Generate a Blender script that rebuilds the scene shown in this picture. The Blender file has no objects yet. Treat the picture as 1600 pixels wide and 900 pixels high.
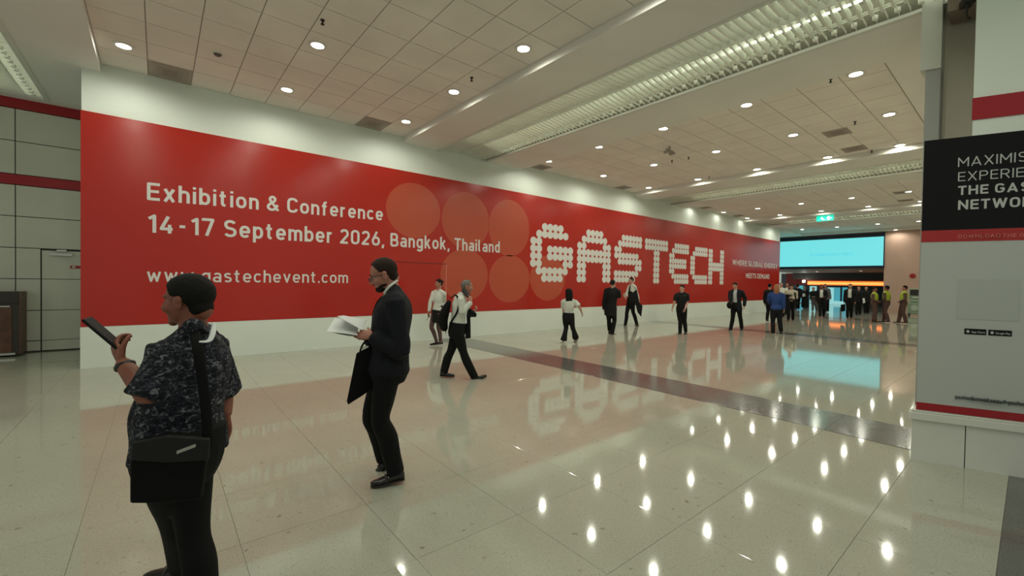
import bpy, bmesh, math, random
import numpy as np
from mathutils import Vector, Matrix, noise
random.seed(7)
R = math.radians
C = bpy.context.scene.collection
SC = bpy.context.scene
# ------------------------------------------------------------------ camera
FPX, YAW, PITCH, ROLL, CH = 670.8, 0.68919568, -0.01633595, -0.0162271, 1.68
fw = Vector((math.cos(PITCH)*math.sin(YAW), math.cos(PITCH)*math.cos(YAW), math.sin(PITCH)))
r0 = Vector((math.cos(YAW), -math.sin(YAW), 0)); u0 = r0.cross(fw)
cr = r0*math.cos(ROLL)-u0*math.sin(ROLL); cu = u0*math.cos(ROLL)+r0*math.sin(ROLL)
CAM = Vector((0, 0, CH))
cd = bpy.data.cameras.new('camera'); cam = bpy.data.objects.new('camera', cd); C.objects.link(cam)
cd.sensor_width = 36; cd.lens = 36*FPX/1600; cd.clip_start = .05; cd.clip_end = 300
cam.matrix_world = Matrix(((cr.x, cu.x, -fw.x, CAM.x), (cr.y, cu.y, -fw.y, CAM.y), (cr.z, cu.z, -fw.z, CAM.z), (0, 0, 0, 1)))
SC.camera = cam
# ------------------------------------------------------------------ world, exposure
w = bpy.data.worlds.new('world'); SC.world = w; w.use_nodes = True
w.node_tree.nodes['Background'].inputs[0].default_value = (.93, 1, .86, 1)
w.node_tree.nodes['Background'].inputs[1].default_value = .30
SC.view_settings.view_transform = 'Standard'; SC.view_settings.look = 'None'
SC.view_settings.exposure = .38; SC.view_settings.gamma = 1; SC.view_settings.use_curve_mapping = False
SC.cycles.max_bounces = 6; SC.cycles.diffuse_bounces = 3; SC.cycles.glossy_bounces = 3
SC.cycles.sample_clamp_indirect = 3
LAMP_W = 38; LAMP_COL = (1, 1, .84)

def ray(px, py):
    return fw + cr*((px-800)/FPX) - cu*((py-450)/FPX)
def hit(px, py, axis, val):                     # where a line of sight meets an axis-aligned plane
    d = ray(px, py); t = (val-CAM[axis])/d[axis]; return CAM+d*t
# ------------------------------------------------------------------ materials
MATS = {}
def mat(name, col, rough=.6, metal=0, spec=.5, emit=None, es=1, nscale=0, namt=0, bscale=0, bamt=0, speck=None, coat=0, world=True):
    if name in MATS: return MATS[name]
    m = bpy.data.materials.new(name); m.use_nodes = True; nt = m.node_tree; b = nt.nodes['Principled BSDF']
    c4 = (*col, 1); b.inputs['Base Color'].default_value = c4
    b.inputs['Roughness'].default_value = rough; b.inputs['Metallic'].default_value = metal
    b.inputs['Specular IOR Level'].default_value = spec
    if coat: b.inputs['Coat Weight'].default_value = coat; b.inputs['Coat Roughness'].default_value = .12
    if emit: b.inputs['Emission Color'].default_value = (*emit, 1); b.inputs['Emission Strength'].default_value = es
    N = nt.nodes.new; L = nt.links.new
    geo = N('ShaderNodeNewGeometry'); src = geo.outputs['Position']
    if namt:
        t = N('ShaderNodeTexNoise'); t.inputs['Scale'].default_value = nscale; t.inputs['Detail'].default_value = 6
        L(src, t.inputs['Vector'])
        r = N('ShaderNodeValToRGB'); r.color_ramp.elements[0].position = .3; r.color_ramp.elements[1].position = .7
        r.color_ramp.elements[0].color = tuple(max(0, c*(1-namt)) for c in col)+(1,)
        r.color_ramp.elements[1].color = tuple(min(1, c*(1+namt)) for c in col)+(1,)
        L(t.outputs['Fac'], r.inputs['Fac']); out = r.outputs['Color']
        if speck:
            for sc, lo, hi, sc_col in speck:
                v = N('ShaderNodeTexNoise'); v.inputs['Scale'].default_value = sc; v.inputs['Detail'].default_value = 2
                L(src, v.inputs['Vector'])
                rr = N('ShaderNodeMapRange'); rr.inputs['From Min'].default_value = lo; rr.inputs['From Max'].default_value = hi
                L(v.outputs['Fac'], rr.inputs['Value'])
                mx = N('ShaderNodeMix'); mx.data_type = 'RGBA'; L(rr.outputs['Result'], mx.inputs['Factor'])
                L(out, mx.inputs['A']); mx.inputs['B'].default_value = (*sc_col, 1); out = mx.outputs['Result']
        L(out, b.inputs['Base Color'])
    if bamt:
        t2 = N('ShaderNodeTexNoise'); t2.inputs['Scale'].default_value = bscale; t2.inputs['Detail'].default_value = 4
        L(src, t2.inputs['Vector']); bp = N('ShaderNodeBump'); bp.inputs['Strength'].default_value = bamt; bp.inputs['Distance'].default_value = .01
        L(t2.outputs['Fac'], bp.inputs['Height']); L(bp.outputs['Normal'], b.inputs['Normal'])
    MATS[name] = m; return m
M_floor = mat('terrazzo', (.45, .455, .37), .055, nscale=.6, namt=.07, spec=.62, bscale=3, bamt=.02,
              speck=[(90, .60, .72, (.25, .24, .19)), (60, .62, .75, (.55, .53, .44)), (16, .68, .76, (.27, .26, .20))])
M_dark = mat('dark_granite', (.135, .135, .125), .13, nscale=2, namt=.12, speck=[(80, .58, .72, (.05, .05, .05)), (70, .62, .75, (.2, .2, .19))])
M_grout = mat('floor_grout', (.30, .29, .22), .8)
M_white = mat('white_paint', (.72, .73, .66), .55, nscale=1.5, namt=.03)
M_fascia = mat('wall_white', (.78, .84, .77), .5, nscale=1, namt=.02)
M_soffit = mat('soffit_paint', (.81, .80, .745), .7, nscale=.8, namt=.04)
M_tile = mat('ceiling_tile', (.84, .79, .72), .9, nscale=1.1, namt=.06, bscale=60, bamt=.1)
M_grid = mat('ceiling_grid', (.45, .40, .35), .8)
M_red = mat('red_vinyl', (.45, .022, .014), .22, nscale=.5, namt=.05, spec=.45)
M_red2 = mat('red_disc_print', (.50, .085, .045), .22, spec=.45)
M_print = mat('white_print', (.74, .73, .70), .4)
M_redband = mat('red_band', (.36, .008, .016), .35)
M_panel = mat('cladding_panel', (.62, .62, .53), .45, nscale=.9, namt=.05)
M_gap = mat('joint_dark', (.05, .045, .04), .8)
M_lamp = mat('lamp_glow', (1, 1, 1), .5, emit=(.96, 1, .84), es=15)
M_trim = mat('lamp_trim', (.75, .73, .68), .35)
M_tube = mat('tube_glow', (1, 1, 1), .5, emit=(.93, 1, .80), es=6)
M_fin = mat('louvre_metal', (.88, .90, .80), .35, metal=.1)
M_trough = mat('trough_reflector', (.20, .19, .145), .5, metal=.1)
M_black = mat('black_plastic', (.012, .012, .012), .4)
M_blackp = mat('banner_black', (.007, .007, .008), .5, spec=.2)
M_grey = mat('banner_grey', (.50, .53, .50), .45, nscale=1, namt=.02)
M_greyt = mat('grey_print', (.12, .13, .13), .5)
M_silver = mat('silver_print', (.52, .54, .52), .5)
M_rtext = mat('pale_red_print', (.60, .16, .13), .5)
M_cyan = mat('led_screen', (.02, .05, .05), .5, emit=(.13, .565, .585), es=1)
M_cyant = mat('led_screen_text', (.02, .05, .05), .5, emit=(.07, .50, .60), es=1)
M_navy = mat('screen_frame', (.004, .010, .03), .3)
M_pink = mat('end_wall_paint', (.53, .35, .275), .6, nscale=.6, namt=.05)
M_darkgrey = mat('bulkhead_dark', (.06, .055, .055), .6)
M_midgrey = mat('bulkhead_grey', (.24, .24, .25), .5)
M_orange = mat('orange_lightbox', (.5, .1, .02), .5, emit=(1, .20, .035), es=1.25)
M_orange2 = mat('orange_strip', (.5, .1, .02), .5, emit=(1, .42, .10), es=1.3)
M_dred = mat('dark_red', (.16, .006, .006), .5)
M_blueg = mat('blue_glow', (.05, .2, .25), .3, emit=(.07, .38, .46), es=.6)
M_blueg2 = mat('pale_blue_glow', (.3, .5, .5), .3, emit=(.35, .75, .75), es=.55)
M_navyd = mat('navy_panel', (.01, .03, .06), .3)
M_green = mat('exit_green', (.0, .3, .2), .5, emit=(.0, .62, .38), es=1)
M_wood = mat('cabinet_wood', (.115, .05, .03), .45, nscale=9, namt=.3)
M_woodd = mat('cabinet_dark', (.035, .025, .02), .35)
M_steel = mat('steel', (.5, .5, .47), .3, metal=1)
M_vent = mat('vent_grille', (.40, .35, .30), .7)
M_beige = mat('beige_wall', (.80, .74, .62), .6, nscale=.7, namt=.04)
M_sage = mat('machine_sage', (.22, .30, .21), .4)
# people
M_skinA = mat('skin_tan', (.26, .085, .05), .55, nscale=25, namt=.12)
M_skinB = mat('skin_fair', (.40, .17, .12), .5, nscale=25, namt=.1)
M_skinC = mat('skin_light', (.50, .27, .20), .5, nscale=25, namt=.08)
M_hairk = mat('hair_black', (.008, .007, .006), .75, spec=.2, nscale=150, namt=.5, bscale=180, bamt=.6)
M_hairb = mat('hair_brown', (.022, .012, .008), .75, spec=.2, nscale=150, namt=.4, bscale=180, bamt=.6)
M_hairg = mat('hair_grey', (.13, .115, .10), .5, nscale=120, namt=.4, bscale=120, bamt=.5)
M_blond = mat('hair_blond', (.32, .13, .055), .5, nscale=60, namt=.4, bscale=90, bamt=.6)
M_suit = mat('suit_black', (.006, .0065, .008), .75, spec=.25, bscale=14, bamt=.35)
M_navys = mat('suit_navy', (.007, .008, .012), .8, spec=.25, bscale=14, bamt=.35)
M_trou = mat('trousers_black', (.0055, .006, .006), .8, spec=.2, bscale=12, bamt=.4)
M_wshirt = mat('shirt_white', (.62, .64, .57), .7, bscale=16, bamt=.5)
M_greyshirt = mat('shirt_pale_grey', (.42, .44, .45), .7, bscale=16, bamt=.4)
M_creamshirt = mat('shirt_cream', (.50, .46, .36), .7, bscale=16, bamt=.4)
M_blue = mat('sweater_blue', (.012, .045, .19), .8, bscale=18, bamt=.4)
M_shoe = mat('shoe_black', (.008, .006, .006), .22)
M_shoew = mat('shoe_white', (.55, .55, .52), .5)
M_brown = mat('uniform_brown', (.09, .045, .038), .8, bscale=16, bamt=.4)
M_vest = mat('vest_yellow', (.36, .46, .03), .6)
M_sheer = mat('sheer_stockings', (.10, .05, .045), .5)
M_paper = mat('paper', (.70, .73, .72), .6)
M_bag = mat('bag_black', (.006, .006, .006), .85, spec=.15, bscale=25, bamt=.3)
M_eye = mat('eye_white', (.6, .58, .55), .3)
M_iris = mat('eye_iris', (.01, .008, .006), .2)
M_lip = mat('lip', (.30, .10, .085), .5)
M_sole = mat('shoe_sole', (.02, .015, .012), .5)
def batik():
    m = mat('batik_shirt', (.012, .013, .019), .8, spec=.2); nt = m.node_tree; b = nt.nodes['Principled BSDF']; N = nt.nodes.new; L = nt.links.new
    g = N('ShaderNodeNewGeometry'); mp = N('ShaderNodeMapping'); mp.inputs['Scale'].default_value = (1, 1, 1.5)
    L(g.outputs['Position'], mp.inputs['Vector'])
    v = N('ShaderNodeTexNoise'); v.inputs['Scale'].default_value = 42; v.inputs['Detail'].default_value = 3; v.inputs['Distortion'].default_value = 1.2
    L(mp.outputs['Vector'], v.inputs['Vector'])
    r = N('ShaderNodeValToRGB'); e = r.color_ramp.elements
    e[0].position = .42; e[0].color = (.008, .009, .014, 1); e[1].position = .68; e[1].color = (.19, .19, .21, 1)
    k = e.new(.56); k.color = (.030, .033, .045, 1)
    L(v.outputs['Fac'], r.inputs['Fac']); L(r.outputs['Color'], b.inputs['Base Color'])
    t = N('ShaderNodeTexNoise'); t.inputs['Scale'].default_value = 9; L(g.outputs['Position'], t.inputs['Vector'])
    bp = N('ShaderNodeBump'); bp.inputs['Strength'].default_value = .5; bp.inputs['Distance'].default_value = .02
    L(t.outputs['Fac'], bp.inputs['Height']); L(bp.outputs['Normal'], b.inputs['Normal']); return m
M_batik = batik()
# ------------------------------------------------------------------ mesh helpers
class MB:
    def __init__(s): s.v = []; s.f = []
    def add(s, vs, fs):
        o = len(s.v); s.v += [Vector(v) for v in vs]; s.f += [tuple(i+o for i in f) for f in fs]; return s
    def box(s, x0, x1, y0, y1, z0, z1, frame=None):
        vs = [Vector((x, y, z)) for z in (z0, z1) for y in (y0, y1) for x in (x0, x1)]
        if frame: o, a, b, c = frame; vs = [o+a*v.x+b*v.y+c*v.z for v in vs]
        return s.add(vs, [(0, 2, 3, 1), (4, 5, 7, 6), (0, 1, 5, 4), (2, 6, 7, 3), (0, 4, 6, 2), (1, 3, 7, 5)])
    def prism(s, poly, a0, a1, fn):              # poly of 2D points, extruded between a0 and a1; fn(u,v,a)->Vector
        n = len(poly); vs = [fn(u, v, a0) for u, v in poly]+[fn(u, v, a1) for u, v in poly]
        return s.add(vs, [tuple(range(n-1, -1, -1)), tuple(range(n, 2*n))]+[(i, (i+1) % n, n+(i+1) % n, n+i) for i in range(n)])
    def cyl(s, p, axis, r, h, n=20, r2=None):
        axis = Vector(axis).normalized(); a = axis.orthogonal().normalized(); b = axis.cross(a); p = Vector(p)
        r2 = r if r2 is None else r2
        vs = [p+a*r*math.cos(2*math.pi*i/n)+b*r*math.sin(2*math.pi*i/n) for i in range(n)]
        vs += [p+axis*h+a*r2*math.cos(2*math.pi*i/n)+b*r2*math.sin(2*math.pi*i/n) for i in range(n)]
        return s.add(vs, [tuple(range(n-1, -1, -1)), tuple(range(n, 2*n))]+[(i, (i+1) % n, n+(i+1) % n, n+i) for i in range(n)])
    def ring(s, p, r1, r2, z0, z1, n=24):
        vs = []
        for r, z in ((r1, z0), (r2, z0), (r2, z1), (r1, z1)):
            vs += [Vector((p[0]+r*math.cos(2*math.pi*i/n), p[1]+r*math.sin(2*math.pi*i/n), z)) for i in range(n)]
        fs = []
        for k in range(4):
            for i in range(n): j = (i+1) % n; fs.append((k*n+i, k*n+j, ((k+1) % 4)*n+j, ((k+1) % 4)*n+i))
        return s.add(vs, fs)
    def ell(s, c, ax, rad, nu=20, nv=12, fn=None):
        c = Vector(c); vs = []; fs = []
        for j in range(nv+1):
            th = math.pi*j/nv
            for i in range(nu):
                ph = 2*math.pi*i/nu; d = Vector((math.sin(th)*math.cos(ph), math.sin(th)*math.sin(ph), math.cos(th)))
                k = fn(d) if fn else 1
                vs.append(c+ax[0]*(d.x*rad[0]*k)+ax[1]*(d.y*rad[1]*k)+ax[2]*(d.z*rad[2]*k))
        for j in range(nv):
            for i in range(nu):
                a = j*nu+i; b = j*nu+(i+1) % nu; fs.append((a, a+nu, b+nu, b))
        return s.add(vs, fs)
    def tube(s, pts, rad, lat=None, n=16, sub=4, cap=1.0):
        """smooth tapering tube through pts; rad = half widths (side, front) per point; lat = side direction"""
        pts = [Vector(p) for p in pts]; rad = [(r, r) if not isinstance(r, (tuple, list)) else r for r in rad]
        P, Q = [], []
        m = len(pts)
        for i in range(m-1):
            p0 = pts[max(i-1, 0)]; p1 = pts[i]; p2 = pts[i+1]; p3 = pts[min(i+2, m-1)]
            q0 = rad[max(i-1, 0)]; q1 = rad[i]; q2 = rad[i+1]; q3 = rad[min(i+2, m-1)]
            for k in range(sub if i < m-2 else sub+1):
                t = k/sub
                cr_ = lambda a, b, c_, d: .5*((2*b)+(-a+c_)*t+(2*a-5*b+4*c_-d)*t*t+(-a+3*b-3*c_+d)*t**3)
                P.append(Vector([cr_(p0[x], p1[x], p2[x], p3[x]) for x in range(3)]))
                Q.append(tuple(max(.002, cr_(q0[x], q1[x], q2[x], q3[x])) for x in range(2)))
        T = [(P[min(i+1, len(P)-1)]-P[max(i-1, 0)]).normalized() for i in range(len(P))]
        if cap:
            def capr(p, t, q, sgn):
                out = []; h = min(q)*cap
                for a in (30, 60, 82): out.append((p+t*sgn*h*math.sin(R(a)), (q[0]*math.cos(R(a)), q[1]*math.cos(R(a)))))
                return out
            e = capr(P[-1], T[-1], Q[-1], 1); st = capr(P[0], T[0], Q[0], -1)[::-1]
            P = [a for a, _ in st]+P+[a for a, _ in e]; Q = [b for _, b in st]+Q+[b for _, b in e]; T = [T[0]]*3+T+[T[-1]]*3
        if lat is None: lat = T[0].orthogonal()
        L0 = Vector(lat) if not isinstance(lat, list) else None
        prev = None; vs = []; fs = []
        for i, (p, q, t) in enumerate(zip(P, Q, T)):
            l = L0 if prev is None else prev
            sd = (l-t*l.dot(t))
            if sd.length < 1e-4: sd = t.orthogonal()
            sd.normalize(); prev = sd if True else None; fr = t.cross(sd)
            for k in range(n):
                a = 2*math.pi*k/n; vs.append(p+sd*q[0]*math.cos(a)+fr*q[1]*math.sin(a))
        m = len(P)
        for i in range(m-1):
            for k in range(n): a = i*n+k; b = i*n+(k+1) % n; fs.append((a, b, b+n, a+n))
        fs += [tuple(range(n-1, -1, -1)), tuple((m-1)*n+k for k in range(n))]
        return s.add(vs, fs)
    def mesh(s, name, org=None, smooth=False):
        me = bpy.data.meshes.new(name); o = org or Vector((0, 0, 0))
        me.from_pydata([tuple(v-o) for v in s.v], [], s.f); me.update()
        if smooth: me.polygons.foreach_set('use_smooth', [True]*len(me.polygons))
        return me
def tag(o, label=None, cat=None, group=None, kind=None):
    for k, v in (('label', label), ('category', cat), ('group', group), ('kind', kind)):
        if v: o[k] = v
    return o
def link(name, me, m=None, parent=None):
    o = bpy.data.objects.new(name, me); C.objects.link(o)
    if m and not me.materials: me.materials.append(m)
    if parent: o.parent = parent
    return o
def obj(name, mb, m, parent=None, smooth=False, org=None, bevel=0):
    if org is None and parent is not None: org = ORG(parent)
    me = mb.mesh(name, org, smooth); o = link(name, me, m, parent)
    if parent is None and org is not None: o.location = org
    if bevel:
        b = o.modifiers.new('bevel', 'BEVEL'); b.width = bevel; b.segments = 2; b.limit_method = 'ANGLE'
    return o
def ORG(o):
    v = Vector(o.location)
    while o.parent: o = o.parent; v += o.location
    return v
def empty(name, loc=(0, 0, 0), label=None, cat=None, group=None, kind=None):
    o = bpy.data.objects.new(name, None); C.objects.link(o); o.location = loc; o.empty_display_size = .1
    return tag(o, label, cat, group, kind)
def fused(mb, voxel, smooth=2, keep=None):
    """one continuous skin out of overlapping tubes and ellipsoids"""
    me = mb.mesh('tmp'); o = bpy.data.objects.new('tmp', me); C.objects.link(o)
    r = o.modifiers.new('r', 'REMESH'); r.mode = 'VOXEL'; r.voxel_size = voxel; r.use_smooth_shade = True
    if smooth: s_ = o.modifiers.new('s', 'SMOOTH'); s_.iterations = smooth; s_.factor = .5
    dg = bpy.context.evaluated_depsgraph_get(); ev = o.evaluated_get(dg); new = bpy.data.meshes.new_from_object(ev, depsgraph=dg)
    bpy.data.objects.remove(o); bpy.data.meshes.remove(me)
    if keep:
        bm = bmesh.new(); bm.from_mesh(new); bmesh.ops.delete(bm, geom=[f for f in bm.faces if not keep(f.calc_center_median())], context='FACES'); bm.to_mesh(new); bm.free()
    return new
def fobj(name, mb, m, parent, voxel, smooth=2, keep=None, fold=0, fscale=9):
    me = fused(mb, voxel, smooth, keep); me.materials.clear(); me.materials.append(m)
    if fold:
        me.update(); n = len(me.vertices); no = [v.normal.copy() for v in me.vertices]
        for v, nn in zip(me.vertices, no):
            q = Vector((v.co.x*fscale, v.co.y*fscale, v.co.z*fscale*.55)); v.co += nn*(noise.noise(q)+.5*noise.noise(q*2.1))*fold
    org = ORG(parent); me.transform(Matrix.Translation(-org)); me.polygons.foreach_set('use_smooth', [True]*len(me.polygons))
    return link(name, me, m, parent)
def arc(cx, cy, rx, ry, a0, a1, n=9, p=2.35):
    out = []
    for i in range(n+1):
        a = R(a0+(a1-a0)*i/n); c_, s_ = math.cos(a), math.sin(a)
        out.append((cx+rx*math.copysign(abs(c_)**(2/p), c_), cy+ry*math.copysign(abs(s_)**(2/p), s_)))
    return out
def glyph(c, h):
    """centre lines of a plain engineering-style letter; h = half stroke; cap height 1, x height .73. returns (width, strokes)"""
    T = 1-h; xh = .73; X = xh-h; B = h; m = .5
    loop = lambda cx, cy, rx, ry: arc(cx, cy, rx, ry, 0, 360, 24)
    bowl = loop(.2, (X+B)/2, .2, (X-B)/2); cy = (X+B)/2; ry = (X-B)/2
    nar = [(0, X-.2)]+arc(.19, X-.2, .19, .2, 180, 0)+[(.38, 0)]
    G = {
    'E': (.42, [[(.42+h, B), (0, B), (0, T), (.42+h, T)], [(0, .51), (.38+h, .51)]]), 'C': (.5, [arc(.26, T-.26, .26, .26, 15, 180)+arc(.26, B+.26, .26, .26, 180, 345)]),
    'S': (.5, [arc(.25, T-.22, .235, .22, 25, 180, 7)+[(.06, .60)]+arc(.25, .525, .19, .0, 180, 180, 1)[:0]+[(.12, .535), (.40, .47)]+arc(.25, B+.22, .25, .22, 20, -155, 9)]),
    'B': (.5, [[(0, B), (0, T), (.24, T)]+arc(.26, T-.215, .19, .215, 90, -90, 8)+[(0, T-.43)], [(.24, T-.43)]+arc(.27, B+(.57-2*h)/2+.0, .22, (.57-2*h)/2, 90, -90, 8)+[(0, B)]]),
    'T': (.46, [[(-h, T), (.46+h, T)], [(.23, T), (.23, 0)]]), 'M': (.66, [[(0, 0), (0, T), (.33, .35), (.66, T), (.66, 0)]]),
    'A': (.62, [[(0, 0), (.31, T), (.62, 0)], [(.1, .26), (.52, .26)]]), 'X': (.56, [[(0, 0), (.56, 1)], [(0, 1), (.56, 0)]]), 'I': (0, [[(0, 0), (0, 1)]]),
    'P': (.5, [[(0, 0), (0, T), (.25, T)]+arc(.25, T-.24, .24, .24, 90, -90, 8)+[(0, T-.48)]]), 'R': (.52, [[(0, 0), (0, T), (.25, T)]+arc(.25, T-.24, .24, .24, 90, -90, 8)+[(0, T-.48)], [(.27, T-.48), (.52, 0)]]),
    'N': (.56, [[(0, 0), (0, T), (.56, B), (.56, 1)]]), 'H': (.54, [[(0, 0), (0, 1)], [(.54, 0), (.54, 1)], [(0, .51), (.54, .51)]]),
    'G': (.52, [arc(.26, T-.26, .26, .26, 20, 180)+arc(.26, B+.26, .26, .26, 180, 360)+[(.52, .46), (.28, .46)]]), 'W': (.86, [[(0, 1), (.21, B), (.43, .9), (.65, B), (.86, 1)]]),
    'O': (.52, [arc(.26, T-.26, .26, .26, 0, 180)+arc(.26, B+.26, .26, .26, 180, 360)+[(.52, T-.26)]]), 'K': (.54, [[(0, 0), (0, 1)], [(0, .36), (.5, 1)], [(.19, .58), (.54, 0)]]),
    'D': (.52, [[(0, B), (0, T), (.22, T)]+arc(.24, T-.28, .28, .28, 90, 0, 6)+arc(.24, B+.28, .28, .28, 0, -90, 6)+[(0, B)]]), 'L': (.44, [[(0, 1), (0, B), (.44, B)]]), 'V': (.58, [[(0, 1), (.29, B), (.58, 1)]]), 'Y': (.58, [[(0, 1), (.29, .42), (.58, 1)], [(.29, .42), (.29, 0)]]),
    'x': (.40, [[(0, 0), (.40, xh)], [(0, xh), (.40, 0)]]), 'h': (.38, [[(0, 0), (0, 1)], nar]), 'n': (.38, [[(0, 0), (0, xh)], nar]), 'i': (0, [[(0, 0), (0, xh)], [(0, .86), (0, 1.0)]]),
    'm': (.68, [[(0, 0), (0, xh)], [(0, X-.18)]+arc(.17, X-.18, .17, .18, 180, 0)+[(.34, 0)], [(.34, X-.18)]+arc(.51, X-.18, .17, .18, 180, 0)+[(.68, 0)]]),
    'b': (.40, [[(0, 0), (0, 1)], bowl]), 'd': (.40, [[(.40, 0), (.40, 1)], bowl]), 'p': (.40, [[(0, -.24), (0, xh)], bowl]), 'o': (.42, [loop(.21, cy, .21, ry)]),
    'g': (.40, [bowl, [(.40, xh), (.40, -.02)]+arc(.2, -.02, .2, .17, 0, -150, 8)]), 'a': (.38, [[(.38, 0), (.38, X-.16)]+arc(.2, X-.17, .18, .17, 0, 150, 7), loop(.18, B+.155, .185, .155)]),
    'c': (.38, [arc(.21, cy, .21, ry, 42, 318, 16)]), 'e': (.42, [[(.02, cy-.01), (.41, cy-.01)]+arc(.21, cy, .21, ry, 8, 318, 20)]), 't': (.28, [[(.09, .93), (.09, B+.14)]+arc(.23, B+.14, .14, .14, 180, 275, 5), [(-.06, X), (.27, X)]]),
    'f': (.28, [[(.10, 0), (.10, T-.15)]+arc(.25, T-.15, .15, .15, 180, 85, 5), [(-.05, X), (.26, X)]]), 'r': (.26, [[(0, 0), (0, xh)], [(0, X-.18)]+arc(.18, X-.18, .18, .18, 180, 75, 6)]),
    's': (.36, [arc(.18, X-.15, .17, .15, 30, 180, 6)+[(.06, .42), (.30, .34)]+arc(.18, B+.15, .18, .15, 20, -150, 7)]), 'k': (.40, [[(0, 0), (0, 1)], [(0, .24), (.36, xh)], [(.14, .42), (.40, 0)]]),
    'l': (.16, [[(0, 1), (0, B+.12)]+arc(.12, B+.12, .12, .12, 180, 270, 4)]), 'v': (.42, [[(0, xh), (.21, B*.8), (.42, xh)]]), 'w': (.62, [[(0, xh), (.155, B*.9), (.31, X-.05), (.465, B*.9), (.62, xh)]]),
    '1': (.24, [[(0, .74), (.24, T-.02), (.24, 0)]]), '4': (.5, [[(.30, T), (.0, .24), (.50, .24)], [(.36, .48), (.36, 0)]]), '7': (.46, [[(0, .84), (0, T), (.46, T), (.16, 0)]]),
    '2': (.46, [arc(.23, T-.23, .22, .23, 165, -25, 9)+[(.0, B), (.47, B)]]), '0': (.46, [arc(.23, T-.23, .23, .23, 0, 180)+arc(.23, B+.23, .23, .23, 180, 360)+[(.46, T-.23)]]),
    '6': (.46, [loop(.23, B+.25, .23, .25), [(.02, B+.33), (.30, 1)]]), '&': (.6, [[(.60, B*.4), (.13, .68)]+arc(.26, .76, .15, T-.76, 190, -20, 9, 2)+[(.36, .64), (.08, .42)]+arc(.22, B+.19, .22, .19, 150, 300, 9, 2)+[(.42, .14), (.56, .42)]]),
    ',': (.06, [[(.05, .10), (-.02, -.16)]]), '.': (0, [[(0, 0), (0, .15)]]), '-': (.26, [[(0, .42), (.26, .42)]]), '@': (.8, [arc(.4, .42, .4, .42, -60, 290, 24, 2), loop(.38, .42, .16, .2), [(.56, .62), (.56, .3)]])}
    return G[c]
def stroke_text(name, txt, m, parent, fn, x0, x1, y0, y1, h=.07, gap=None, space=.32, thick=.003, letters=True):
    """each word one thin piece of lettering, drawn with constant-width strokes"""
    gap = gap or (.15+2*h); pen = 0; words = [[]]; wd = 0
    for c in txt:
        if c == ' ': pen += space; words.append([]); continue
        w_, st = glyph(c, h); pen += h
        if letters and words[-1]: words.append([])
        words[-1] += [[(x+pen, y) for x, y in q] for q in st]; pen += w_+h; wd = pen; pen += gap-2*h+.0
    sx = (x1-x0)/wd; sy = (y1-y0); outs = []
    for W_ in words:
        if not W_: continue
        mb = MB(); P2 = lambda u, v, a: fn(x0+u*sx, y0+v*sy, a); ct = 0
        for q in W_:
            n = len(q)
            for i in range(n-1):
                (ax, ay), (bx, by) = q[i], q[i+1]; dx, dy = (bx-ax)*sx, (by-ay)*sy; L = math.hypot(dx, dy)
                if L < 1e-6: continue
                nx, ny = -dy/L*h*sy/sx, dx/L*h*sy/sy
                mb.prism([(ax+nx, ay+ny), (ax-nx, ay-ny), (bx-nx, by-ny), (bx+nx, by+ny)], -thick*(1+.035*ct), 0, P2); ct += 1
                if i: mb.prism([(ax+h*sy/sx*math.cos(t*math.pi/5), ay+h*math.sin(t*math.pi/5)) for t in range(10)], -thick*(1+.035*ct), 0, P2); ct += 1
        me = mb.mesh(name, ORG(parent)); bm = bmesh.new(); bm.from_mesh(me); bmesh.ops.recalc_face_normals(bm, faces=bm.faces[:]); bm.to_mesh(me); bm.free()
        outs.append(link(name, me, m, parent))
    return outs
def text_poly(txt, bold=0):
    cu_ = bpy.data.curves.new('t', 'FONT'); cu_.body = txt; cu_.size = 1; cu_.resolution_u = 3; cu_.offset = bold
    o = bpy.data.objects.new('t', cu_); C.objects.link(o); dg = bpy.context.evaluated_depsgraph_get()
    me = bpy.data.meshes.new_from_object(o.evaluated_get(dg), depsgraph=dg); bpy.data.objects.remove(o); bpy.data.curves.remove(cu_)
    vs = [v.co.copy() for v in me.vertices]; fs = [tuple(p.vertices) for p in me.polygons]; bpy.data.meshes.remove(me)
    return vs, fs
def text_on(name, txt, m, parent, fn, x0, x1, y0, y1, bold=0, capheight=None, thick=.004):
    """flat lettering; fn(u, v, depth)->Vector; the text fills x0..x1, and capital letters y0..y1"""
    vs, fs = text_poly(txt, bold)
    xs = [v.x for v in vs]; a, b = min(xs), max(xs); ch = capheight or .729
    q = [fn(x0+(v.x-a)/(b-a)*(x1-x0), y0+v.y/ch*(y1-y0), -thick) for v in vs]
    me = bpy.data.meshes.new(name); bm = bmesh.new(); bv = [bm.verts.new(v) for v in q]
    for f in fs:
        try: bm.faces.new([bv[i] for i in f])
        except ValueError: pass
    r = bmesh.ops.extrude_face_region(bm, geom=bm.faces[:])
    dv = fn(0, 0, 0)-fn(0, 0, -thick)
    bmesh.ops.translate(bm, verts=[e for e in r['geom'] if isinstance(e, bmesh.types.BMVert)], vec=dv)
    bmesh.ops.recalc_face_normals(bm, faces=bm.faces[:]); bm.to_mesh(me); bm.free()
    me.transform(Matrix.Translation(-ORG(parent))); return link(name, me, m, parent)

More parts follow.
